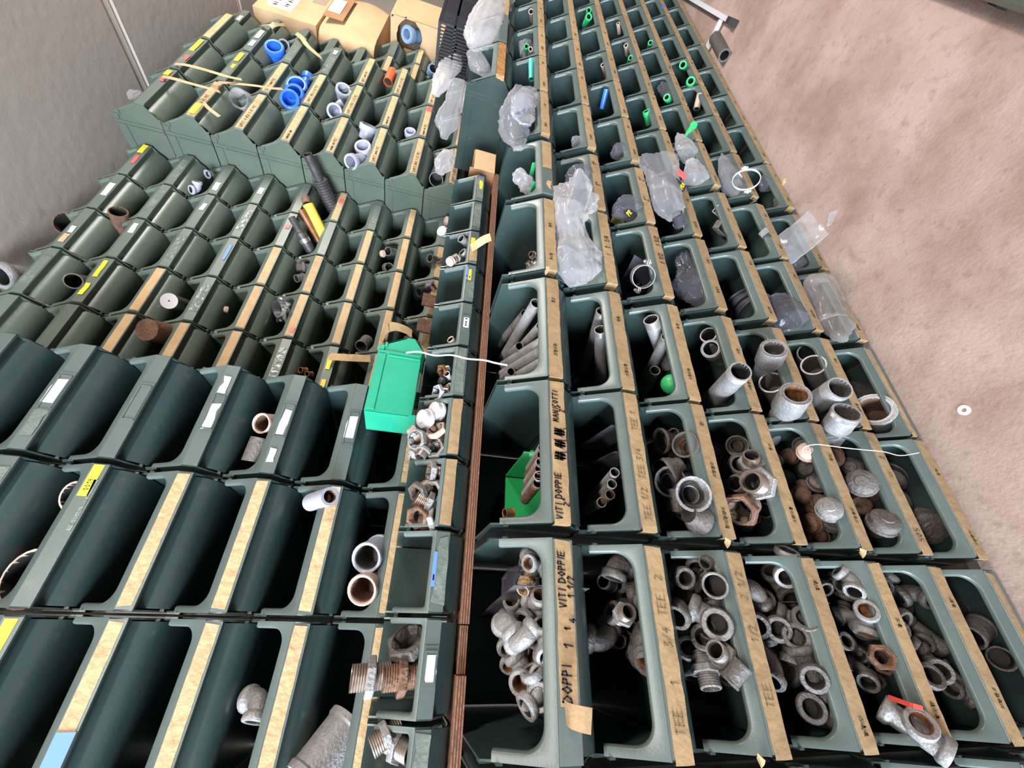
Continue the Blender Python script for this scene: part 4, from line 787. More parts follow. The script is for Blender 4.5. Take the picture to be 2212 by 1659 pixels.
card('yellow_tag', 'olive yellow tag lying beside the bag with blue print', 1335, 475, 1.10, .06, .05, mat('olive_tag', (.25, .22, .03), .7), (.2, .3, -.2))
card('black_card', 'black card with yellow and red print inside the bag of black parts', 1362, 462, 1.02, .035, .04, MT['black'], (.1, .5, -.3), texts=[('PR', -.012, -.002, .016, MT['yellow'], .003)])
bag('plastic_bag', 'large clear plastic bag standing open in the fourth bin down, fifth column', [(atY(1458, 470, 1.0), .035), (atY(1448, 450, .99), .058), (atY(1440, 415, .98), .060), (atY(1432, 380, .98), .066), (atY(1425, 352, .98), .070)], MT['bag'], 41, .6, .2, openend=True, rows=36)
card('black_card', 'black card printed PRA in yellow with red tip on the large clear bag', 1462, 395, .955, .028, .075, MT['black'], (.1, -1.2+PI/2, -.3), .006, texts=[('PRA', -.012, -.030, .014, MT['yellow'], .003)])
card('red_card', 'red tip card above the black printed card', 1472, 376, .952, .022, .04, MT['red'], (.1, .4, -.3), .006)
o = pp((1462, 462, .985), (1472, 498, 1.06), .020, 'dark rubber-lined pipe clamp sleeve at the bottom of the large clear bag', MT['hose']); b = MB(); b.lathe([(.0205, 0), (.022, 0), (.022, .012), (.0205, .012)], 20); q = b.obj('zinc_band', MT['chrome'], o); q.location = (0, 0, .025)
for i, (px, py, ri, rz) in enumerate([(1552, 482, .6, .3), (1545, 512, -.3, .6), (1628, 470, .5, .2), (1643, 520, -.2, .1)]):
    b = MB(); b.box(-.012, .012, -.0015, .0015, 0, .09); b.box(-.012, .012, -.03, .0015, .087, .09); b.lathe([(.001, .004), (.006, .004), (.006, -.004), (.001, -.004)], 6, Matrix.Translation((0, -.002, .075)) @ Matrix.Rotation(PI/2, 4, 'X'), closed=False)
    o = b.obj('steel_bracket', MT['galv'] if i % 3 == 0 else MT['galv_dull']); o.location = atY(px, py, 1.06)-Vector((0, 0, .05)); o.rotation_euler = (.3, ri, rz); tag(o, ['bright-tipped bracket in the fifth bin down, fifth column', 'dull bracket crossing under the bright-tipped one, fifth bin down', 'folded strip bracket at the far side of the sixth bin down', 'clip-shaped bracket at the near side of the sixth bin down'][i], 'bracket')
for i, (dz, lab) in enumerate([(0, 'flat clear bag hanging out over the lowest rim above the floor')]):
    fo = sheet('plastic_bag', lab, 'plastic bag', [atY(1747, 455, .88), atY(1789, 503, .86), atY(1708, 572, 1.0), atY(1680, 511, 1.0)], MT['bag'], 22, 22, .012, 16, 3, .006)
    sheet('bag_tail', '', '', [Vector(q)-fo.location for q in (atY(1785, 490, .86), atY(1795, 487, .85), atY(1812, 452, .82), atY(1790, 462, .84))], MT['bag'], 8, 8, .006, 30, 4, .002, fo)
# sixth column and beyond
bag('foil_bag', 'shiny silver foil bag slumped over the rim, top of the sixth column', [(atY(1120, 320, 1.02), .02), (atY(1105, 290, 1.04), .050), (atY(1110, 255, 1.02), .060), (atY(1125, 225, 1.0), .058), (atY(1140, 200, .99), .050)], MT['bag_thin'], 47, .5, .25, openend=True)
bag('foil_bag', 'bright crinkled foil pouch in front of the silver bag', [(atY(1135, 270, 1.0), .02), (atY(1128, 250, .995), .045), (atY(1130, 220, .99), .048), (atY(1140, 196, .99), .03)], MT['foil'], 48, .3, .25)
clamp(1612, 388, .97, .052, .008, (-.2, -.8, .6), 'thin white wire clamp ring standing over the sixth bin down', MT['alu'])
card('product_label', 'small printed label beside the thin wire clamp ring', 1600, 378, 1.0, .03, .022, MT['paper'], (.3, .6, .2))
FAR = [((1147, 130, 1.03), (1148, 172, 1.08), .0125, 'pp_teal', 'teal plastic pipe standing in the second bin past the foil bags, top row'),
 ((1137, 100, 1.03), (1137, 118, 1.12), .010, 'pp_green', 'green pipe mouth beside a beige stub, two bins past the foil bags'), ((1146, 106, 1.0), (1147, 120, 1.08), .009, 'beige', 'beige stub beside the green pipe mouth, top row'),
 ((1310, 192, 1.02), (1300, 235, 1.12), .0115, 'pvc_blue', 'bright blue plastic pipe standing in the third row, far bins'), ((1396, 240, 1.02), (1402, 268, 1.08), .014, 'pp_green', 'green socket with dark end in the fourth row, far bins'),
 ((1440, 210, 1.02), (1450, 228, 1.08), .014, 'pp_green', 'green reducer behind a grey bag in the fifth row, far bins'), ((1500, 268, .98), (1480, 300, 1.04), .0135, 'pp_green', 'green stepped pipe leaning out over the fifth rim, far bins'),
 ((1512, 205, 1.02), (1505, 235, 1.08), .017, 'beige', 'brownish pipe mouth in the sixth row, far bins'), ((1272, 22, 1.03), (1268, 38, 1.1), .013, 'pp_green', 'small green ring mouth furthest along the third row'), ((1272, 36, 1.02), (1262, 55, 1.1), .016, 'pp_green', 'wide green pipe mouth below the green ring, third row'),
 ((1475, 140, 1.0), (1488, 155, 1.08), .017, 'pp_green', 'green cone mouth in the sixth row, far bins'), ((1492, 175, 1.0), (1490, 190, 1.06), .019, 'pp_green', 'green cup mouth below the green cone, sixth row'), ((1432, 15, 1.0), (1428, 48, 1.06), .011, 'pvc_blue', 'blue pipe with pale cap, furthest of the sixth row'),
 ((1335, 50, 1.02), (1338, 72, 1.08), .011, 'beige', 'beige stub standing in the fourth row, furthest bins'), ((1352, 98, 1.02), (1355, 118, 1.08), .012, 'beige', 'beige stub with dark mouth in the fourth row'), ((1362, 125, 1.02), (1358, 138, 1.08), .011, 'pp_green', 'green mouth at the bottom of the fourth-row bin'),
 ((1302, 140, 1.03), (1310, 165, 1.1), .011, 'beige', 'pale brown fitting in the third row, far bins'), ((1405, 92, 1.02), (1402, 106, 1.08), .012, 'pp_green', 'small green stub in the fifth row, far bins'), ((1147, 25, 1.03), (1150, 45, 1.1), .013, 'beige', 'beige rounded stub furthest along the top row')]
for (a, c_, r, m, lab) in FAR: pipe(P3(a), P3(c_), r, MT[m], lab, wall=.25, sleeve=.02 if 'green' in m else None)
bag('plastic_bag', 'grey bag above the green reducer in the fifth row', [(atY(1447, 215, 1.05), .03), (atY(1440, 195, 1.06), .04), (atY(1432, 172, 1.07), .012)], MT['bag_dark'], 61)
bag('plastic_bag', 'small clear bag behind the green pipe mouth in the top row', [(atY(1136, 120, 1.1), .03), (atY(1138, 100, 1.1), .035), (atY(1143, 80, 1.08), .012)], MT['bag_thin'], 62)
# ------------------------------------------------------------------ small bins on the plank
def zS(): return W(0, 1, -.1045).z
def sfit(px, py, Y, ax, r, m, label, kind, roll=0.0, bore=None): return elb(px, py, Y, ax, r, m, label, roll, kind, bore)
S1 = 'second small bin on the plank'
for i, (px, m) in enumerate([(800, G), (868, RU)]):
    sfit(px, 1462, 1.31, (-.06, -.10, 1), .0225, m, ['big hex nipple standing highest over the tape', 'big rusty nipple standing under the other'][i]+', '+S1, 'nipple', .5)
sfit(868, 1432, 1.36, (-.35, .1, .9), .0215, RU, 'rust-flanked hex socket beside the nipple row, '+S1, 'bush', .3, RU); sfit(888, 1395, 1.34, (.6, -.5, .4), .030, GD, 'large flat hex bushing lying on edge, '+S1, 'bush', .2)
for i, (px, py, ax) in enumerate([(835, 1590, (-.5, -.1, .8)), (862, 1612, (-.2, -.6, -.7))]): sfit(px, py, 1.33, ax, .0185, G, ['hex nipple with fine grey thread, nearest small bin', 'hex nipple with open end below, nearest small bin'][i], 'nipple', i)
for i, (px, py, ax, kd, m) in enumerate([(938, 1020, (-.1, -.2, .95), 'bush', G), (942, 1060, (-.4, -.6, .6), 'bush', G), (908, 1062, (-.6, -.4, .6), 'bush', GD), (918, 1085, (-.3, .2, -.9), 'bush', G), (905, 1115, (-.5, -.7, .4), 'bush', RU), (932, 1125, (.2, -.5, -.8), 'bush', G)]):
    sfit(px, py, 1.31, ax, .0185, m, ['upright bushing with fine outer thread at the far end', 'bushing with threaded mouth facing out', 'hex bushing tilted on its side', 'white-marked bushing in the middle', 'rusty bushing mouth at the near side', 'bushing with flat base down at the near end'][i]+', taped small bin', 'bush', i*.8, RB)
for i, (px, py, ax, kd, m, r) in enumerate([(915, 905, (-.3, -.5, .8), 'cap', 'white_pl', .020), (940, 888, (-.2, -.5, .8), 'cap', 'white_pl', .020), (905, 950, (-.3, -.6, .6), 'bush', 'galv', .019), (945, 935, (.4, -.6, .5), 'bush', 'beige', .019), (893, 942, (-.6, .1, .7), 'cap', 'beige', .018), (945, 975, (.2, -.7, .6), 'bush', 'galv', .017), (915, 975, (-.8, -.2, .3), 'nipple', 'galv', .014), (892, 985, (-.6, -.3, .6), 'cap', 'galv', .014)]):
    sfit(px, py, 1.31 if px > 900 else 1.34, ax, r, MT[m], ['smooth white plastic cap in front', 'smooth white plastic cap behind', 'hex bushing with open ring mouth', 'brownish hex bushing on its side', 'brown round cap at the back', 'hex nut with rusty mouth at the near end', 'grey nipple lying across the near end', 'shiny small cap resting on the near edge'][i]+', bin with white caps', kd, i*.7)
for i, (px, py, ax, kd, m, r) in enumerate([(958, 800, (-.5, -.3, .7), 'bush', 'bore', .012), (968, 812, (.1, -.8, .5), 'sleeve', 'white_pl', .008), (972, 845, (.2, -.75, .6), 'bush', 'beige', .015), (950, 848, (-.3, -.4, .8), 'bush', 'pvc_grey', .015), (958, 825, (-.4, -.3, -.6), 'cap', 'black', .011)]):
    sfit(px, py, 1.31, ax, r, MT[m], ['orange rusty nut at the far side', 'small white ring mouth', 'brass-mouthed hex nut at the rim', 'blue-grey hex nut behind the brass one', 'black plug under the ring'][i]+', small bin under the string', kd, i)
sfit(978, 738, 1.30, (.1, -.7, .7), .0095, MT['beige'], 'single brass ring in the small bin with the paper card', 'sleeve')
for i, (px, py, ax, kd) in enumerate([(1002, 520, (-.2, -.6, .7), 'sleeve'), (998, 545, (.1, -.6, .8), 'elbow'), (985, 560, (-.7, -.4, .4), 'nipple'), (972, 566, (-.8, -.2, .5), 'cap')]):
    sfit(px, py, 1.30, ax, .0125, G if i != 3 else MT['beige'], ['small upright socket at the far end', 'small pale elbow with curled mouth', 'small nipple lying at the near end', 'small beige cap at the near edge'][i]+', small bin with peeling tape', kd, i*.6)
# row of rusty stock behind the small bins
for i, (x0, x1, y0, y1, lab) in enumerate([(923, 938, 628, 672, 'brown rusty square plate standing behind the small bins, far one'), (905, 935, 680, 730, 'brown rusty square plate standing behind the small bins, near one')]):
    b = MB(); c = atY((x0+x1)/2, (y0+y1)/2, 1.80); b.box(-.035, .035, -.004, .004, -.035, .035); o = b.obj('rusty_plate', MT['rust']); o.location = c; o.rotation_euler = (.1, 0, .1); tag(o, lab, 'metal plate')
for i, (px, py, ax, kd, m, r) in enumerate([(965, 478, (-.3, -.3, .8), 'cap', 'beige', .020), (955, 500, (-.3, -.7, .5), 'cap', 'white_pl', .022), (935, 560, (-.4, -.5, .6), 'sleeve', 'galv_dull', .017), (952, 565, (.2, -.6, .5), 'bush', 'rust', .014), (912, 630, (-.6, -.3, .5), 'sleeve', 'black', .017), (930, 615, (.3, -.5, .6), 'bush', 'galv', .016), (882, 735, (-.7, -.4, .3), 'nipple', 'rust', .014), (895, 742, (-.3, -.2, .8), 'nipple', 'rust', .013)]):
    sfit(px, py, 1.85, ax, r, MT[m], ['brown round cap at the far end behind the small bins', 'white round cap behind the small bins', 'grey sleeve mouth behind the small bins', 'rusty bushing beside the grey sleeve', 'black sleeve behind the small bins', 'pale bushing above the rusty plates', 'rusty nipple behind the bright green bin, lower', 'rusty nipple behind the bright green bin, upper'][i], kd, i*.7)
# ------------------------------------------------------------------ contents of the upper stacks
sfit(712, 1625, 1.70, (-.75, -.35, .55), .048, G, 'large grey coupling with threaded mouth in the near upper stack', 'sleeve', 0, MT['galv_dull'])
sfit(548, 1560, 1.70, (-.85, -.3, .1), .020, MT['galv'], 'pale elbow poking out between taped lips, nearest upper column', 'elbow', 2.2)
sfit(806, 1195, 1.68, (-.4, -.85, .3), .034, MT['pvc_grey'], 'grey ring-mouthed coupling above the plank, far one of the pair', 'sleeve', 0, MT['galv_dull']); sfit(797, 1262, 1.68, (-.4, -.85, .3), .033, MT['beige'], 'rusty ring-mouthed coupling above the plank, near one of the pair', 'sleeve', 0, MT['rust'])
pipe(atY(62, 1250, 1.69), atY(62, 1250, 1.69)+Vector((.02, .12, -.03)), .062, MT['beige'], 'wide thin pale ring behind a bare green lip, second upper column', wall=.07)
pipe(atY(158, 1072, 1.69), atY(158, 1072, 1.69)+Vector((.03, .10, -.03)), .036, MT['beige'], 'pinkish pipe end behind the yellow 0019 sticker', wall=.12)
pipe(atY(713, 1072, 1.58), atY(672, 1085, 1.70), .024, MT['pvc_grey'], 'pale grey pipe stub leaning on the taped lip, second upper column', wall=.3, bore=MT['bore'])
sfit(583, 915, 1.69, (-.4, -.8, .4), .026, MT['beige'], 'brownish ring between card holders, third upper column', 'sleeve', 0, MT['rust'])
pipe(atY(565, 948, 1.68), atY(545, 998, 1.70), .028, MT['galv_dull'], 'half-hidden grey pipe piece under the brownish ring, third upper column', wall=.15)
def mp(a, c_, r, m, label, **k): return pipe(P3(a), P3(c_), r, MT[m], label, **k)
mp((255, 457, 1.87), (268, 500, 2.0), .030, 'rust', 'rusty pipe end standing in the top row of the set-back stack', thread=.02, tm=MT['rust'])
mp((158, 607, 1.86), (190, 612, 1.98), .026, 'galv_dull', 'grey pipe mouth beside a scrap of paper, set-back stack')
mp((365, 650, 1.86), (395, 660, 1.96), .028, 'chrome', 'shiny chrome tube end beside a bare green lip, set-back stack', wall=.9)
mp((317, 712, 1.83), (362, 722, 1.93), .037, 'rust', 'thick brown rusty cylinder lying on the tape, set-back stack', wall=.95)
pipe(atX(664, 333, 2.37), atX(690, 388, 2.36), .019, MT['blackpipe'], 'black pipe neck standing above the corrugated hose')
o = thing('corrugated_hose', 'black corrugated hose standing against the protruding stack', 'hose', (0, 0, 0)); pa, pc = atX(690, 388, 2.36), atX(722, 455, 2.33); o.location = pc; o.rotation_mode = 'QUATERNION'; o.rotation_quaternion = quat(pa-pc); L_ = (pa-pc).length
b = MB(); b.lathe([(.018, 0)]+[((.032 if i % 2 else .027), L_*i/24) for i in range(25)]+[(.018, L_)], 22); b.obj('hose_tube', MT['blackpipe'], o)
mp((661, 428, 1.79), (664, 441, 1.80), .0195, 'rust', 'rusty pipe end rising out of the yellow sleeve', wall=.16); mp((665, 442, 1.80), (702, 516, 1.93), .023, 'yellow_pe', 'yellow coated pipe standing in the set-back stack', wall=.1)
mp((650, 453, 1.80), (690, 524, 1.94), .0125, 'copper', 'brown copper pipe beside the yellow coated pipe'); mp((630, 470, 1.80), (650, 505, 1.85), .0145, 'blackpipe', 'black pipe neck of the nearest dark pipe'); o = mp((649, 503, 1.85), (674, 545, 1.94), .021, 'blackpipe', 'dark pipe with silver band nearest the yellow pipe', thread=0); b = MB(); b.lathe([(.0212, .045), (.0222, .045), (.0222, .062), (.0212, .062)], 20); b.obj('silver_band', MT['chrome'], o)
for i, (px, py, ax, kd, m, r) in enumerate([(412, 410, (-.7, -.4, .5), 'elbow', 'pvc_grey', .014), (452, 376, (-.8, -.3, .4), 'reducer', 'pvc_grey', .012), (845, 545, (-.5, -.5, .5), 'sleeve', 'galv_dull', .018), (838, 578, (-.5, -.6, -.3), 'sleeve', 'galv_dull', .018), (655, 578, (-.4, -.2, .8), 'nipple', 'galv_dull', .016), (648, 600, (-.7, -.3, .5), 'sleeve', 'galv_dull', .014), (787, 742, (-.8, -.4, .2), 'sleeve', 'galv_dull', .022), (487, 668, (-.3, -.5, .8), 'cap', 'beige', .009), (655, 800, (-.4, -.6, .5), 'sleeve', 'copper', .010), (668, 808, (-.4, -.6, .4), 'sleeve', 'copper', .009), (825, 548, (-.5, -.3, .6), 'cap', 'beige', .012)]):
    sfit(px, py, 1.90, ax, r, MT[m], ['small grey plastic bend in the second row from the top', 'small grey plastic cone in the second row from the top', 'steel sleeve of the upper pipe clip near the far stack', 'steel sleeve of the lower pipe clip near the far stack', 'steel nipple behind taped lips', 'steel sleeve behind taped lips, lower', 'brown pipe mouth near the hanging tape', 'small pale plug deep in an empty bin', 'upper small copper ring in the bottom corner', 'lower small copper ring in the bottom corner', 'pale plug above the pipe clips'][i], kd, i*.8)
cl = clamp(607, 668, 1.90, .034, .030, (-.5, -.4, .6), 'steel hose clamp with brass screws in the set-back stack', MT['chrome'])
for sg in (-1, 0, 1): b = MB(); b.lathe([(.001, -.03), (.005, -.03), (.005, .02), (.008, .02), (.008, .028), (.001, .028)], 8, closed=False); q = b.obj('screw', MT['galv'], cl); q.location = (.012*sg, -.042, .006); q.rotation_euler = (.3, PI/2+.3*sg, 0)
# things on top of the set-back stack
ztop = W(0, 0, .05+.2265*8).z+.105*.898
fit('elbow', Vector((atY(20, 600, 1.99).x, 1.99*U, ztop+.05)), (-.8, -.5, .15), .036, G, 'large pale elbow lying on top of the set-back stack', None, 3.6)
pipe(atY(142, 482, 2.02), atY(142, 482, 2.02)+Vector((.05, .09, 0)), .045, MT['rust'], 'brown pipe ring lying on top of the set-back stack', wall=.1)
bag('plastic_bag', 'clear plastic scrap showing above the top of the protruding stack', [(atY(280, 212, 1.75), .01), (atY(290, 205, 1.76), .03), (atY(300, 198, 1.78), .01)], MT['bag_thin'], 71)
# protruding stack
for i, (a, c_, r, m, lab) in enumerate([((592, 100, 1.64), (600, 125, 1.72), .040, 'pvc_blue', 'blue pipe socket in the upper rows of the protruding stack'), ((640, 182, 1.64), (648, 205, 1.72), .042, 'pvc_blue', 'blue pipe socket uppermost of the three together'), ((634, 200, 1.63), (645, 218, 1.7), .038, 'pvc_blue', 'blue pipe socket in the middle of the three together'), ((625, 213, 1.62), (635, 228, 1.69), .036, 'pvc_blue', 'blue pipe socket lowest of the three together'), ((667, 162, 1.68), (660, 185, 1.72), .024, 'pvc_blue', 'blue cylinder standing behind the three sockets'), ((612, 98, 1.70), (620, 108, 1.76), .026, 'pvc_grey', 'dark grey ring beside the single blue socket'), ((515, 212, 1.66), (535, 222, 1.72), .042, 'bag_thin', 'clear plastic sleeve leaning behind a taped lip'), ((742, 192, 1.66), (740, 212, 1.74), .032, 'pvc_grey', 'grey pipe socket uppermost in the grey group'), ((722, 240, 1.64), (730, 250, 1.72), .030, 'pvc_grey', 'grey pipe socket lowest in the grey group'), ((740, 222, 1.66), (722, 236, 1.70), .016, 'pvc_grey', 'grey connecting stub between the grey sockets'), ((796, 270, 1.64), (790, 300, 1.72), .033, 'pvc_grey', 'grey pipe elbow mouth, upper of three near the side panels'), ((783, 315, 1.64), (790, 335, 1.71), .032, 'pvc_grey', 'grey pipe elbow mouth, middle of three near the side panels'), ((757, 350, 1.66), (782, 345, 1.70), .028, 'pvc_grey', 'grey coupling lying on its side, lowest of three'), ((886, 283, 1.66), (887, 300, 1.72), .024, 'pvc_grey', 'single grey socket mouth behind a taped lip'), ((942, 388, 1.64), (952, 360, 1.74), .033, 'blackpipe', 'dark grey pipe mouth under the white bag'), ((848, 155, 1.68), (838, 178, 1.70), .026, 'orange', 'orange plastic plug lying against a taped lip'), ((936, 148, 1.70), (930, 158, 1.76), .026, 'pvc_steel', 'blue-grey pipe mouth near the black crate')]):
    pipe(P3(a), P3(c_), r, MT[m], lab, wall=.12, sleeve=.028 if 'pvc' in m else None, bore=MT[m] if m in ('pvc_blue', 'pvc_grey', 'bag_thin') else None)
# ------------------------------------------------------------------ the bright green bin, string, loose tapes
KG = bin_kind(.13, .70, .255, MT['bright'], MT['bright_dk'], True)
gz = W(0, 0, -.1045).z+.105*.78+.003
gb = lone_bin(KG, (atY(880, 745, 1.46).x, 1.50*U, gz), (0, 0, PI/2), 'bright emerald green bin set sideways on top of the small bins', 'emerald_bin')
cord('white_string', 'twisted white string hanging from the emerald bin into the pipe bin', [atY(878, 762, 1.33), atY(905, 760, 1.28), atY(940, 768, 1.26), atY(975, 767, 1.245), atY(1010, 775, 1.22), atY(1045, 778, 1.15), atY(1070, 784, 1.10), atY(1096, 789, 1.08)], .0024, MT['string'])
cord('wire', 'thin pale wire lying across three lips of the cap column', [atY(1738, 985, 1.03), atY(1735, 968, .99), atY(1762, 960, .965), atY(1800, 964, .985), atY(1830, 968, .965), atY(1870, 972, .985), atY(1910, 976, .965), atY(1945, 984, .985), atY(1985, 978, .96)], .0011, MT['string'], 'wire')
def tp(name_lab, pts, w=.024, m='tape', wd=(0, 0, 1), tw=0.0): return ribbon('loose_tape', name_lab, [P3(p) for p in pts], w, MT[m], 'tape', wd, twist=tw)
tp('long loose tape stretched across lips, upper of the two on the near side', [(378, 138, 1.615), (400, 140, 1.59), (440, 150, 1.56), (490, 165, 1.54), (522, 172, 1.55)], .016, 'tape', (1, 0, .3))
tp('long loose tape stretched across lips, lower near one', [(352, 165, 1.61), (375, 170, 1.58), (410, 180, 1.56), (455, 192, 1.56), (475, 198, 1.58)], .016, 'tape', (1, 0, .3))
tp('long loose tape with writing crossing the middle of the protruding stack', [(470, 178, 1.61), (500, 180, 1.57), (550, 185, 1.55), (590, 191, 1.56), (610, 192, 1.57)], .016, 'tape', (1, 0, .3))
tp('short loose tape tail below the yellow sticker', [(440, 222, 1.61), (452, 235, 1.585), (474, 252, 1.57)], .014, 'tape', (1, 0, .3))
tp('curled tape loop with scribbles hanging from a bare lip', [(640, 72, 1.61), (652, 82, 1.585), (665, 100, 1.57), (690, 122, 1.575), (697, 128, 1.59)], .022, 'tape', (1, 0, .3)); tp('loose tape end curling out of the far top row', [(562, 55, 1.62), (585, 53, 1.57), (615, 54, 1.55)], .022, 'tape', (0, .4, 1))
tp('folded tape tongue sticking out beside the emerald bin', [(824, 735, 1.86), (835, 712, 1.80), (850, 705, 1.74), (875, 712, 1.70), (890, 722, 1.69)], .036, 'tape', (.2, .9, .5)); tp('pale tape strip bridging two lips left of the emerald bin', [(712, 770, 1.84), (740, 772, 1.82), (800, 775, 1.84)], .030, 'tape', (1, 0, 0))
tp('torn tape tail curling off a small bin', [(1018, 536, 1.255), (1030, 528, 1.22), (1045, 518, 1.19), (1060, 512, 1.18)], .024, 'tape', (.8, 0, .6), 1.0)
tp('peeled tape end hanging from the near end of the DOPPI label', [(1222, 1538, .99), (1232, 1546, .965), (1255, 1553, .945), (1278, 1558, .94)], .030, 'tape_old_dim', (1, 0, .1))
for i, (px, py) in enumerate([(1568, 1178), (1860, 1200), (1178, 590), (1690, 400), (1640, 1648)]): tp(['torn tape tip above the third lip, first full column', 'torn tape tip above the fifth lip, first full column', 'torn tape tip above the pipe bin', 'torn tape curl on the lowest lip, sixth column', 'torn tape tail at the near end of the third lip'][i], [(px, py, .992), (px+4, py-6, .975), (px+5, py-14, .965)], .012, 'tape', (1, 0, .2), .5)
# bags hanging near the far lip
bag('plastic_bag', 'large milky bag hanging down over the far top row', [(atY(1020, 102, 1.06), .03), (atY(1035, 85, 1.04), .075), (atY(1055, 45, 1.03), .085), (atY(1070, 10, 1.03), .075), (atY(1080, -25, 1.03), .07)], MT['bag_white'], 81, .5, .16, openend=True)
bag('plastic_bag', 'white printed bag hanging beside the black crate', [(atY(940, 205, 1.60), .025), (atY(955, 175, 1.55), .055), (atY(975, 140, 1.5), .06), (atY(990, 118, 1.48), .02)], MT['bag_white'], 82, .4, .18)
bag('plastic_bag', 'torn clear bag stuffed between the stacks, above the white one', [(atY(960, 298, 1.60), .02), (atY(965, 265, 1.58), .06), (atY(980, 225, 1.55), .055), (atY(990, 180, 1.5), .05), (atY(985, 172, 1.5), .02)], MT['bag'], 83, .4, .2); bag('plastic_bag', 'white crumpled bag above the dark grey pipe mouth', [(atY(950, 372, 1.58), .025), (atY(958, 355, 1.57), .045), (atY(968, 335, 1.56), .04), (atY(978, 325, 1.55), .008)], MT['bag_white'], 84, .6, .2)
bag('plastic_bag', 'small clear bag lying in the top-row bin beside the brown tape', [(atY(1045, 160, 1.07), .02), (atY(1038, 145, 1.08), .045), (atY(1025, 120, 1.08), .04), (atY(1020, 112, 1.08), .02)], MT['bag_thin'], 85, .5, .2)
b = ('L', 0, 7)
for q in (('L',0,6),): tape(q, False, .03, .97, 5, True, 1.0, m=MT['packtape'])
# ------------------------------------------------------------------ cardboard and crate
def carton(name, label, corner, sx, sy, sz, rz, m, flaps=True):
    o = thing(name, label, 'box', corner, (0, 0, rz)); t = .004
    for (nm, q) in (('front_panel', (0, sx, 0, t, 0, sz)), ('back_panel', (0, sx, sy-t, sy, 0, sz)), ('side_panel', (0, t, t, sy-t, 0, sz)), ('side_panel', (sx-t, sx, t, sy-t, 0, sz)), ('bottom_panel', (t, sx-t, t, sy-t, 0, t))):
        c = MB(); c.box(*q); c.obj(nm, m, o)
    if flaps:
        for (y0, y1) in ((0, sy/2-.001), (sy/2+.001, sy)): c = MB(); c.box(0, sx, y0, y1, sz, sz+t); c.obj('top_flap', m, o)
    return o
pB = atX(682, 56, 4.3); pT = atX(544, 1, 4.3)
c1 = carton('tall_carton', 'tall brown cardboard carton with white handwritten sheet on top of the boxes', (pB.x, pB.y, pB.z), .55, .26, pT.z-pB.z, 0, MT['card'])
q = MB(); q.box(.08, .32, -.0015, 0, .16, .30); lb = q.obj('paper_sheet', MT['paper'], c1); write('~_ ~~', .10, .24, .04, .004, random.Random(1), lb, MT['ink_mid'], -.002); write('_~ ~_', .12, .18, .04, .004, random.Random(2), lb, MT['ink_mid'], -.002)
q = MB(); q.box(.30, .48, -.001, 0, .02, .10); q.obj('packing_tape', MT['bag_thin'], c1)
# bulging carton under it
o = thing('bulging_carton', 'bulging tan cardboard sack-like carton under the tall one', 'box', (pB.x-.02, pB.y-.01, 0)); zb_ = W(0, 0, .06+.2265*3).z+.105*.898+.002; zt_ = pB.z-.003; o.location.z = zb_
rows = []
for i in range(15):
    v = i/14; r = []
    for j in range(28):
        a = 2*PI*j/28; e = .28; ca, sa = math.cos(a), math.sin(a); x = .30*math.copysign(abs(ca)**e, ca); y = .16*math.copysign(abs(sa)**e, sa); bl = 1+.16*math.sin(PI*min(1, v*1.05))*(1-.3*v)
        r.append(Vector((.31+x*bl*(1-.04*v), .18+y*bl*(1-.05*v), (zt_-zb_)*v))+Vector((0, 0, .004*noise.noise(Vector((x*20, y*20, v*4))))))
    rows.append(r)
b = MB(); b.strip(rows, True, True); b.f.append(tuple(range(27, -1, -1))); b.s.append(False); n_ = len(b.v); b.f.append(tuple(range(n_-28, n_))); b.s.append(False); b.obj('carton_shell', MT['card'], o, 50)
q = MB(); q.box(.22, .42, -.018, -.014, (zt_-zb_)*.72, (zt_-zb_)*.94); q.obj('paper_label', MT['paper'], o); q = MB(); q.box(.14, .52, -.013, -.010, (zt_-zb_)*.62, (zt_-zb_)*.97); q.obj('brown_tape_strip', MT['card_dk'], o)
# holed carton
pC = atX(846, 29, 4.62); z0 = W(0, 0, -.06).z
sy_ = .36; sz_ = pC.z-z0
o = thing('holed_carton', 'tan cardboard carton with a ragged round hole and blue-grey fitting inside', 'box', (pC.x, pC.y, z0)); t = .005; W_, H_ = sy_, sz_
cy, cz, hr = .095, H_-.115, .080
rng = random.Random(4); inn = []; out = []
for i in range(32):
    a = 2*PI*i/32; k = hr*(1+rng.uniform(-.06, .06)); inn.append((cy+k*1.25*math.cos(a), cz+k*math.sin(a))); ca, sa = math.cos(a), math.sin(a)
    tt = min(((W_-cy) if ca > 0 else cy)/max(abs(ca), 1e-6), ((H_-cz) if sa > 0 else cz)/max(abs(sa), 1e-6)); out.append((cy+ca*tt, cz+sa*tt))
b = MB(); f = lambda P, x: [(x, p[0], p[1]) for p in P]
b.strip([f(out, 0), f(inn, 0), f(inn, t), f(out, t)], True, False); b.obj('holed_panel', MT['card'], o)
for (nm, q) in (('front_panel', (t, .36, 0, t, 0, H_)), ('back_panel', (t, .36, W_-t, W_, 0, H_)), ('far_panel', (.36-t, .36, t, W_-t, 0, H_)), ('top_flap', (0, .36, 0, W_, H_, H_+t)), ('bottom_panel', (t, .36-t, t, W_-t, 0, t))):
    c = MB(); c.box(*q); c.obj(nm, MT['card'], o)
c = MB(); c.box(-.001, 0, .16, .26, H_-.17, H_-.08); c.obj('brown_tape_strip', MT['card_dk'], o)
pq = Vector((pC.x+.05, pC.y+cy, z0+cz-.02)); pipe(pq+Vector((-.07, -.02, .035)), pq+Vector((.07, .02, -.06)), .040, MT['pvc_steel'], 'blue-grey threaded fitting sticking out of the holed carton', wall=.3, sleeve=.05, bore=MT['pvc_steel'])
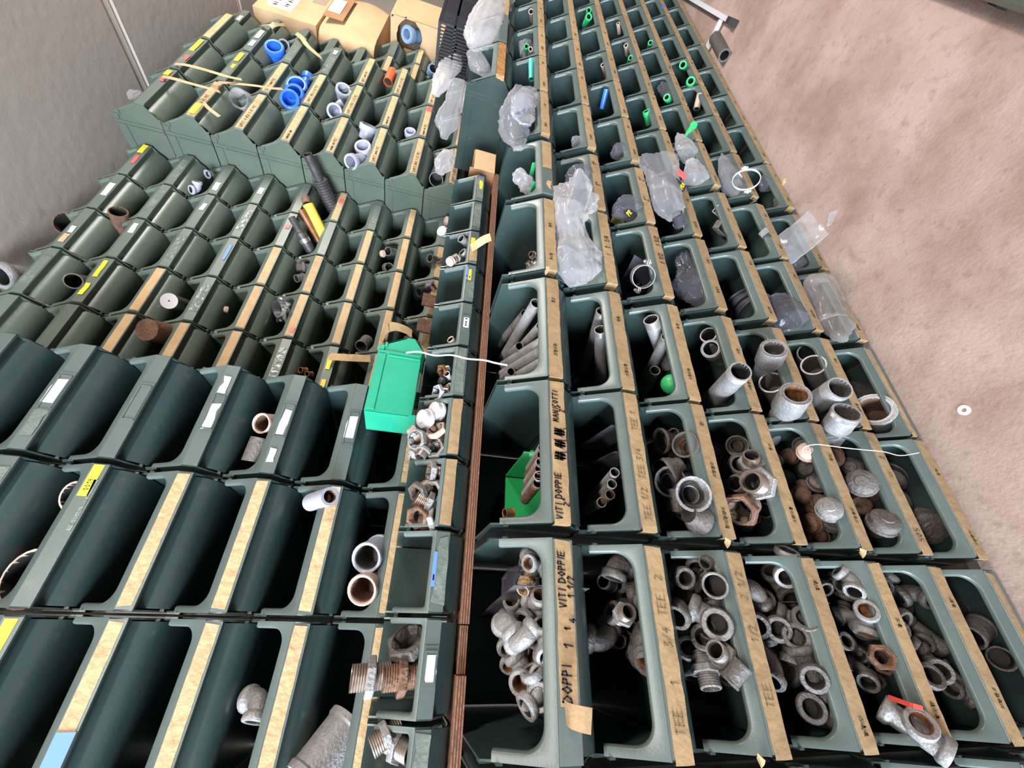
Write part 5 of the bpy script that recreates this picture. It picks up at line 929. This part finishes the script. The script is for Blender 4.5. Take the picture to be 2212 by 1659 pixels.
tag(slab('rear_shelf', pC.x-.02, pC.x+.6, pC.y+.02, pC.y+.5, 0, z0, MT['darkwood']), 'dark wooden block under the holed carton', 'shelf')
# black lattice crate
cA = atY(1000, 62, 1.25); L_c = .62; H_c = .20; D_c = .22
o = thing('lattice_crate', 'black slatted plastic crate standing on the far top row', 'crate', (cA.x, cA.y, W(0, 0, lz(0)).z+.105)); 
bs = MB(); bs.box(0, L_c, 0, D_c, 0, .008); bs.obj('crate_bottom', MT['black'], o)
for (x0, x1, y0, y1, nm) in ((0, L_c, 0, .006, 'long_side'), (0, L_c, D_c-.006, D_c, 'long_side'), (0, .006, .006, D_c-.006, 'short_side'), (L_c-.006, L_c, .006, D_c-.006, 'short_side')):
    b = MB(); hor = x1-x0 > .1
    b.box(x0, x1, y0, y1, H_c-.016, H_c); b.box(x0, x1, y0, y1, .008, .022); b.box(x0, x1, y0, y1, H_c*.52, H_c*.52+.012)
    n = int(((x1-x0) if hor else (y1-y0))/.016)
    for i in range(n+1):
        if hor: x = x0+(x1-x0-.005)*i/n; solid = .22 < i/n < .62; b.box(x, x+(.0155 if solid else .005), y0, y1, .02, H_c-.014)
        else: y = y0+(y1-y0-.005)*i/n; b.box(x0, x1, y, y+.005, .02, H_c-.014)
    b.obj(nm, MT['black'], o)
# small open cardboard box at the plank's far end
cb = atY(1052, 372, 1.29)
o = thing('open_carton', 'small open cardboard box with blue tape at the far end of the plank', 'box', (cb.x+.01, cb.y, W(0, 0, -.2).z), (0, 0, .0)); 
for (nm, q) in (('front_panel', (0, .13, 0, .003, 0, .085)), ('back_panel', (0, .13, .147, .15, 0, .085)), ('side_panel', (0, .003, .003, .147, 0, .10)), ('side_panel', (.127, .13, .003, .147, 0, .09)), ('bottom_panel', (.003, .127, .003, .147, 0, .003))):
    c = MB(); c.box(*q); c.obj(nm, MT['card_dk'] if nm != 'front_panel' else MT['card'], o)
c = MB(); c.box(-.001, 0, .02, .10, .03, .055); c.obj('blue_tape_strip', mat('blue_adhesive_tape', (.03, .06, .28), .4), o)
# black ring on a taped lip, and scraps
b = MB(); b.sweep([(.016*math.cos(a*PI/10), 0, .016*math.sin(a*PI/10)) for a in range(21)], .0035, 8); o = b.obj('rubber_ring', MT['rubber']); o.location = atY(901, 101, 1.72); tag(o, 'small black rubber ring resting on a taped lip below the holed carton', 'ring')
# ------------------------------------------------------------------ on the floor
def onfloor(px, py, z=0.0): return atZ(px, py, z)
a = onfloor(1545, 82, .035); c_ = onfloor(1565, 120, .035); pipe(c_, a, .036, MT['galv_dull'], 'dark grey pipe coupling lying on the floor beside the lowest row', wall=.3, sleeve=.0)
w0 = onfloor(2083, 886); b = MB(); b.lathe([(.006, 0), (.0145, 0), (.0145, .002), (.006, .002)], 24); o = b.obj('washer', MT['alu']); o.location = w0; tag(o, 'small pale metal washer lying alone on the pink floor', 'washer')
e1 = onfloor(1588, 50, .02); e2 = onfloor(1480, -12, .02); d = (e2-e1); L_ = d.length+.5; ang = math.atan2(d.y, d.x)
o = thing('ladder_rail', 'aluminium ladder end with black foot lying on the floor by far bins', 'ladder', (e1.x, e1.y, 0), (0, 0, ang))
b = MB(); b.box(.035, L_, -.012, .012, .002, .055); b.obj('side_rail', MT['alu'], o); b = MB(); b.box(0, .05, -.016, .016, 0, .06); b.obj('rubber_foot', MT['rubber'], o); b = MB(); b.box(.18, .20, -.012, .36, .018, .04); b.obj('rung', MT['alu'], o); b = MB(); b.box(.06, L_, .34, .365, .002, .055); b.obj('side_rail', MT['alu'], o)
g1 = onfloor(2075, -12, .03); g2 = onfloor(2240, 46, .03); d = g2-g1; ang = math.atan2(d.y, d.x); ly = Vector((-math.sin(ang), math.cos(ang), 0)); sgn = -1 if ly.y > 0 else 1
o = thing('green_tub', 'rounded green plastic tub edge with black foot at the corner of the floor', 'tub', (g1.x, g1.y, 0), (0, 0, ang))
prof = [(.05+.05*math.cos(a_*PI/10), .085+.05*math.sin(a_*PI/10)) for a_ in range(4, 17)]+[(.06, .028), (.35, .028), (.35, .135)]
b = MB(); b.prism([(sgn*p[0], p[1]) for p in prof], -.7, d.length+.7); b.obj('tub_wall', MT['rim_olive'], o)
for x in (d.length*.42, -.35): c = MB(); c.box(x, x+.035, min(0, sgn*.05), max(0, sgn*.05), 0, .04); c.obj('rubber_foot', MT['rubber'], o)
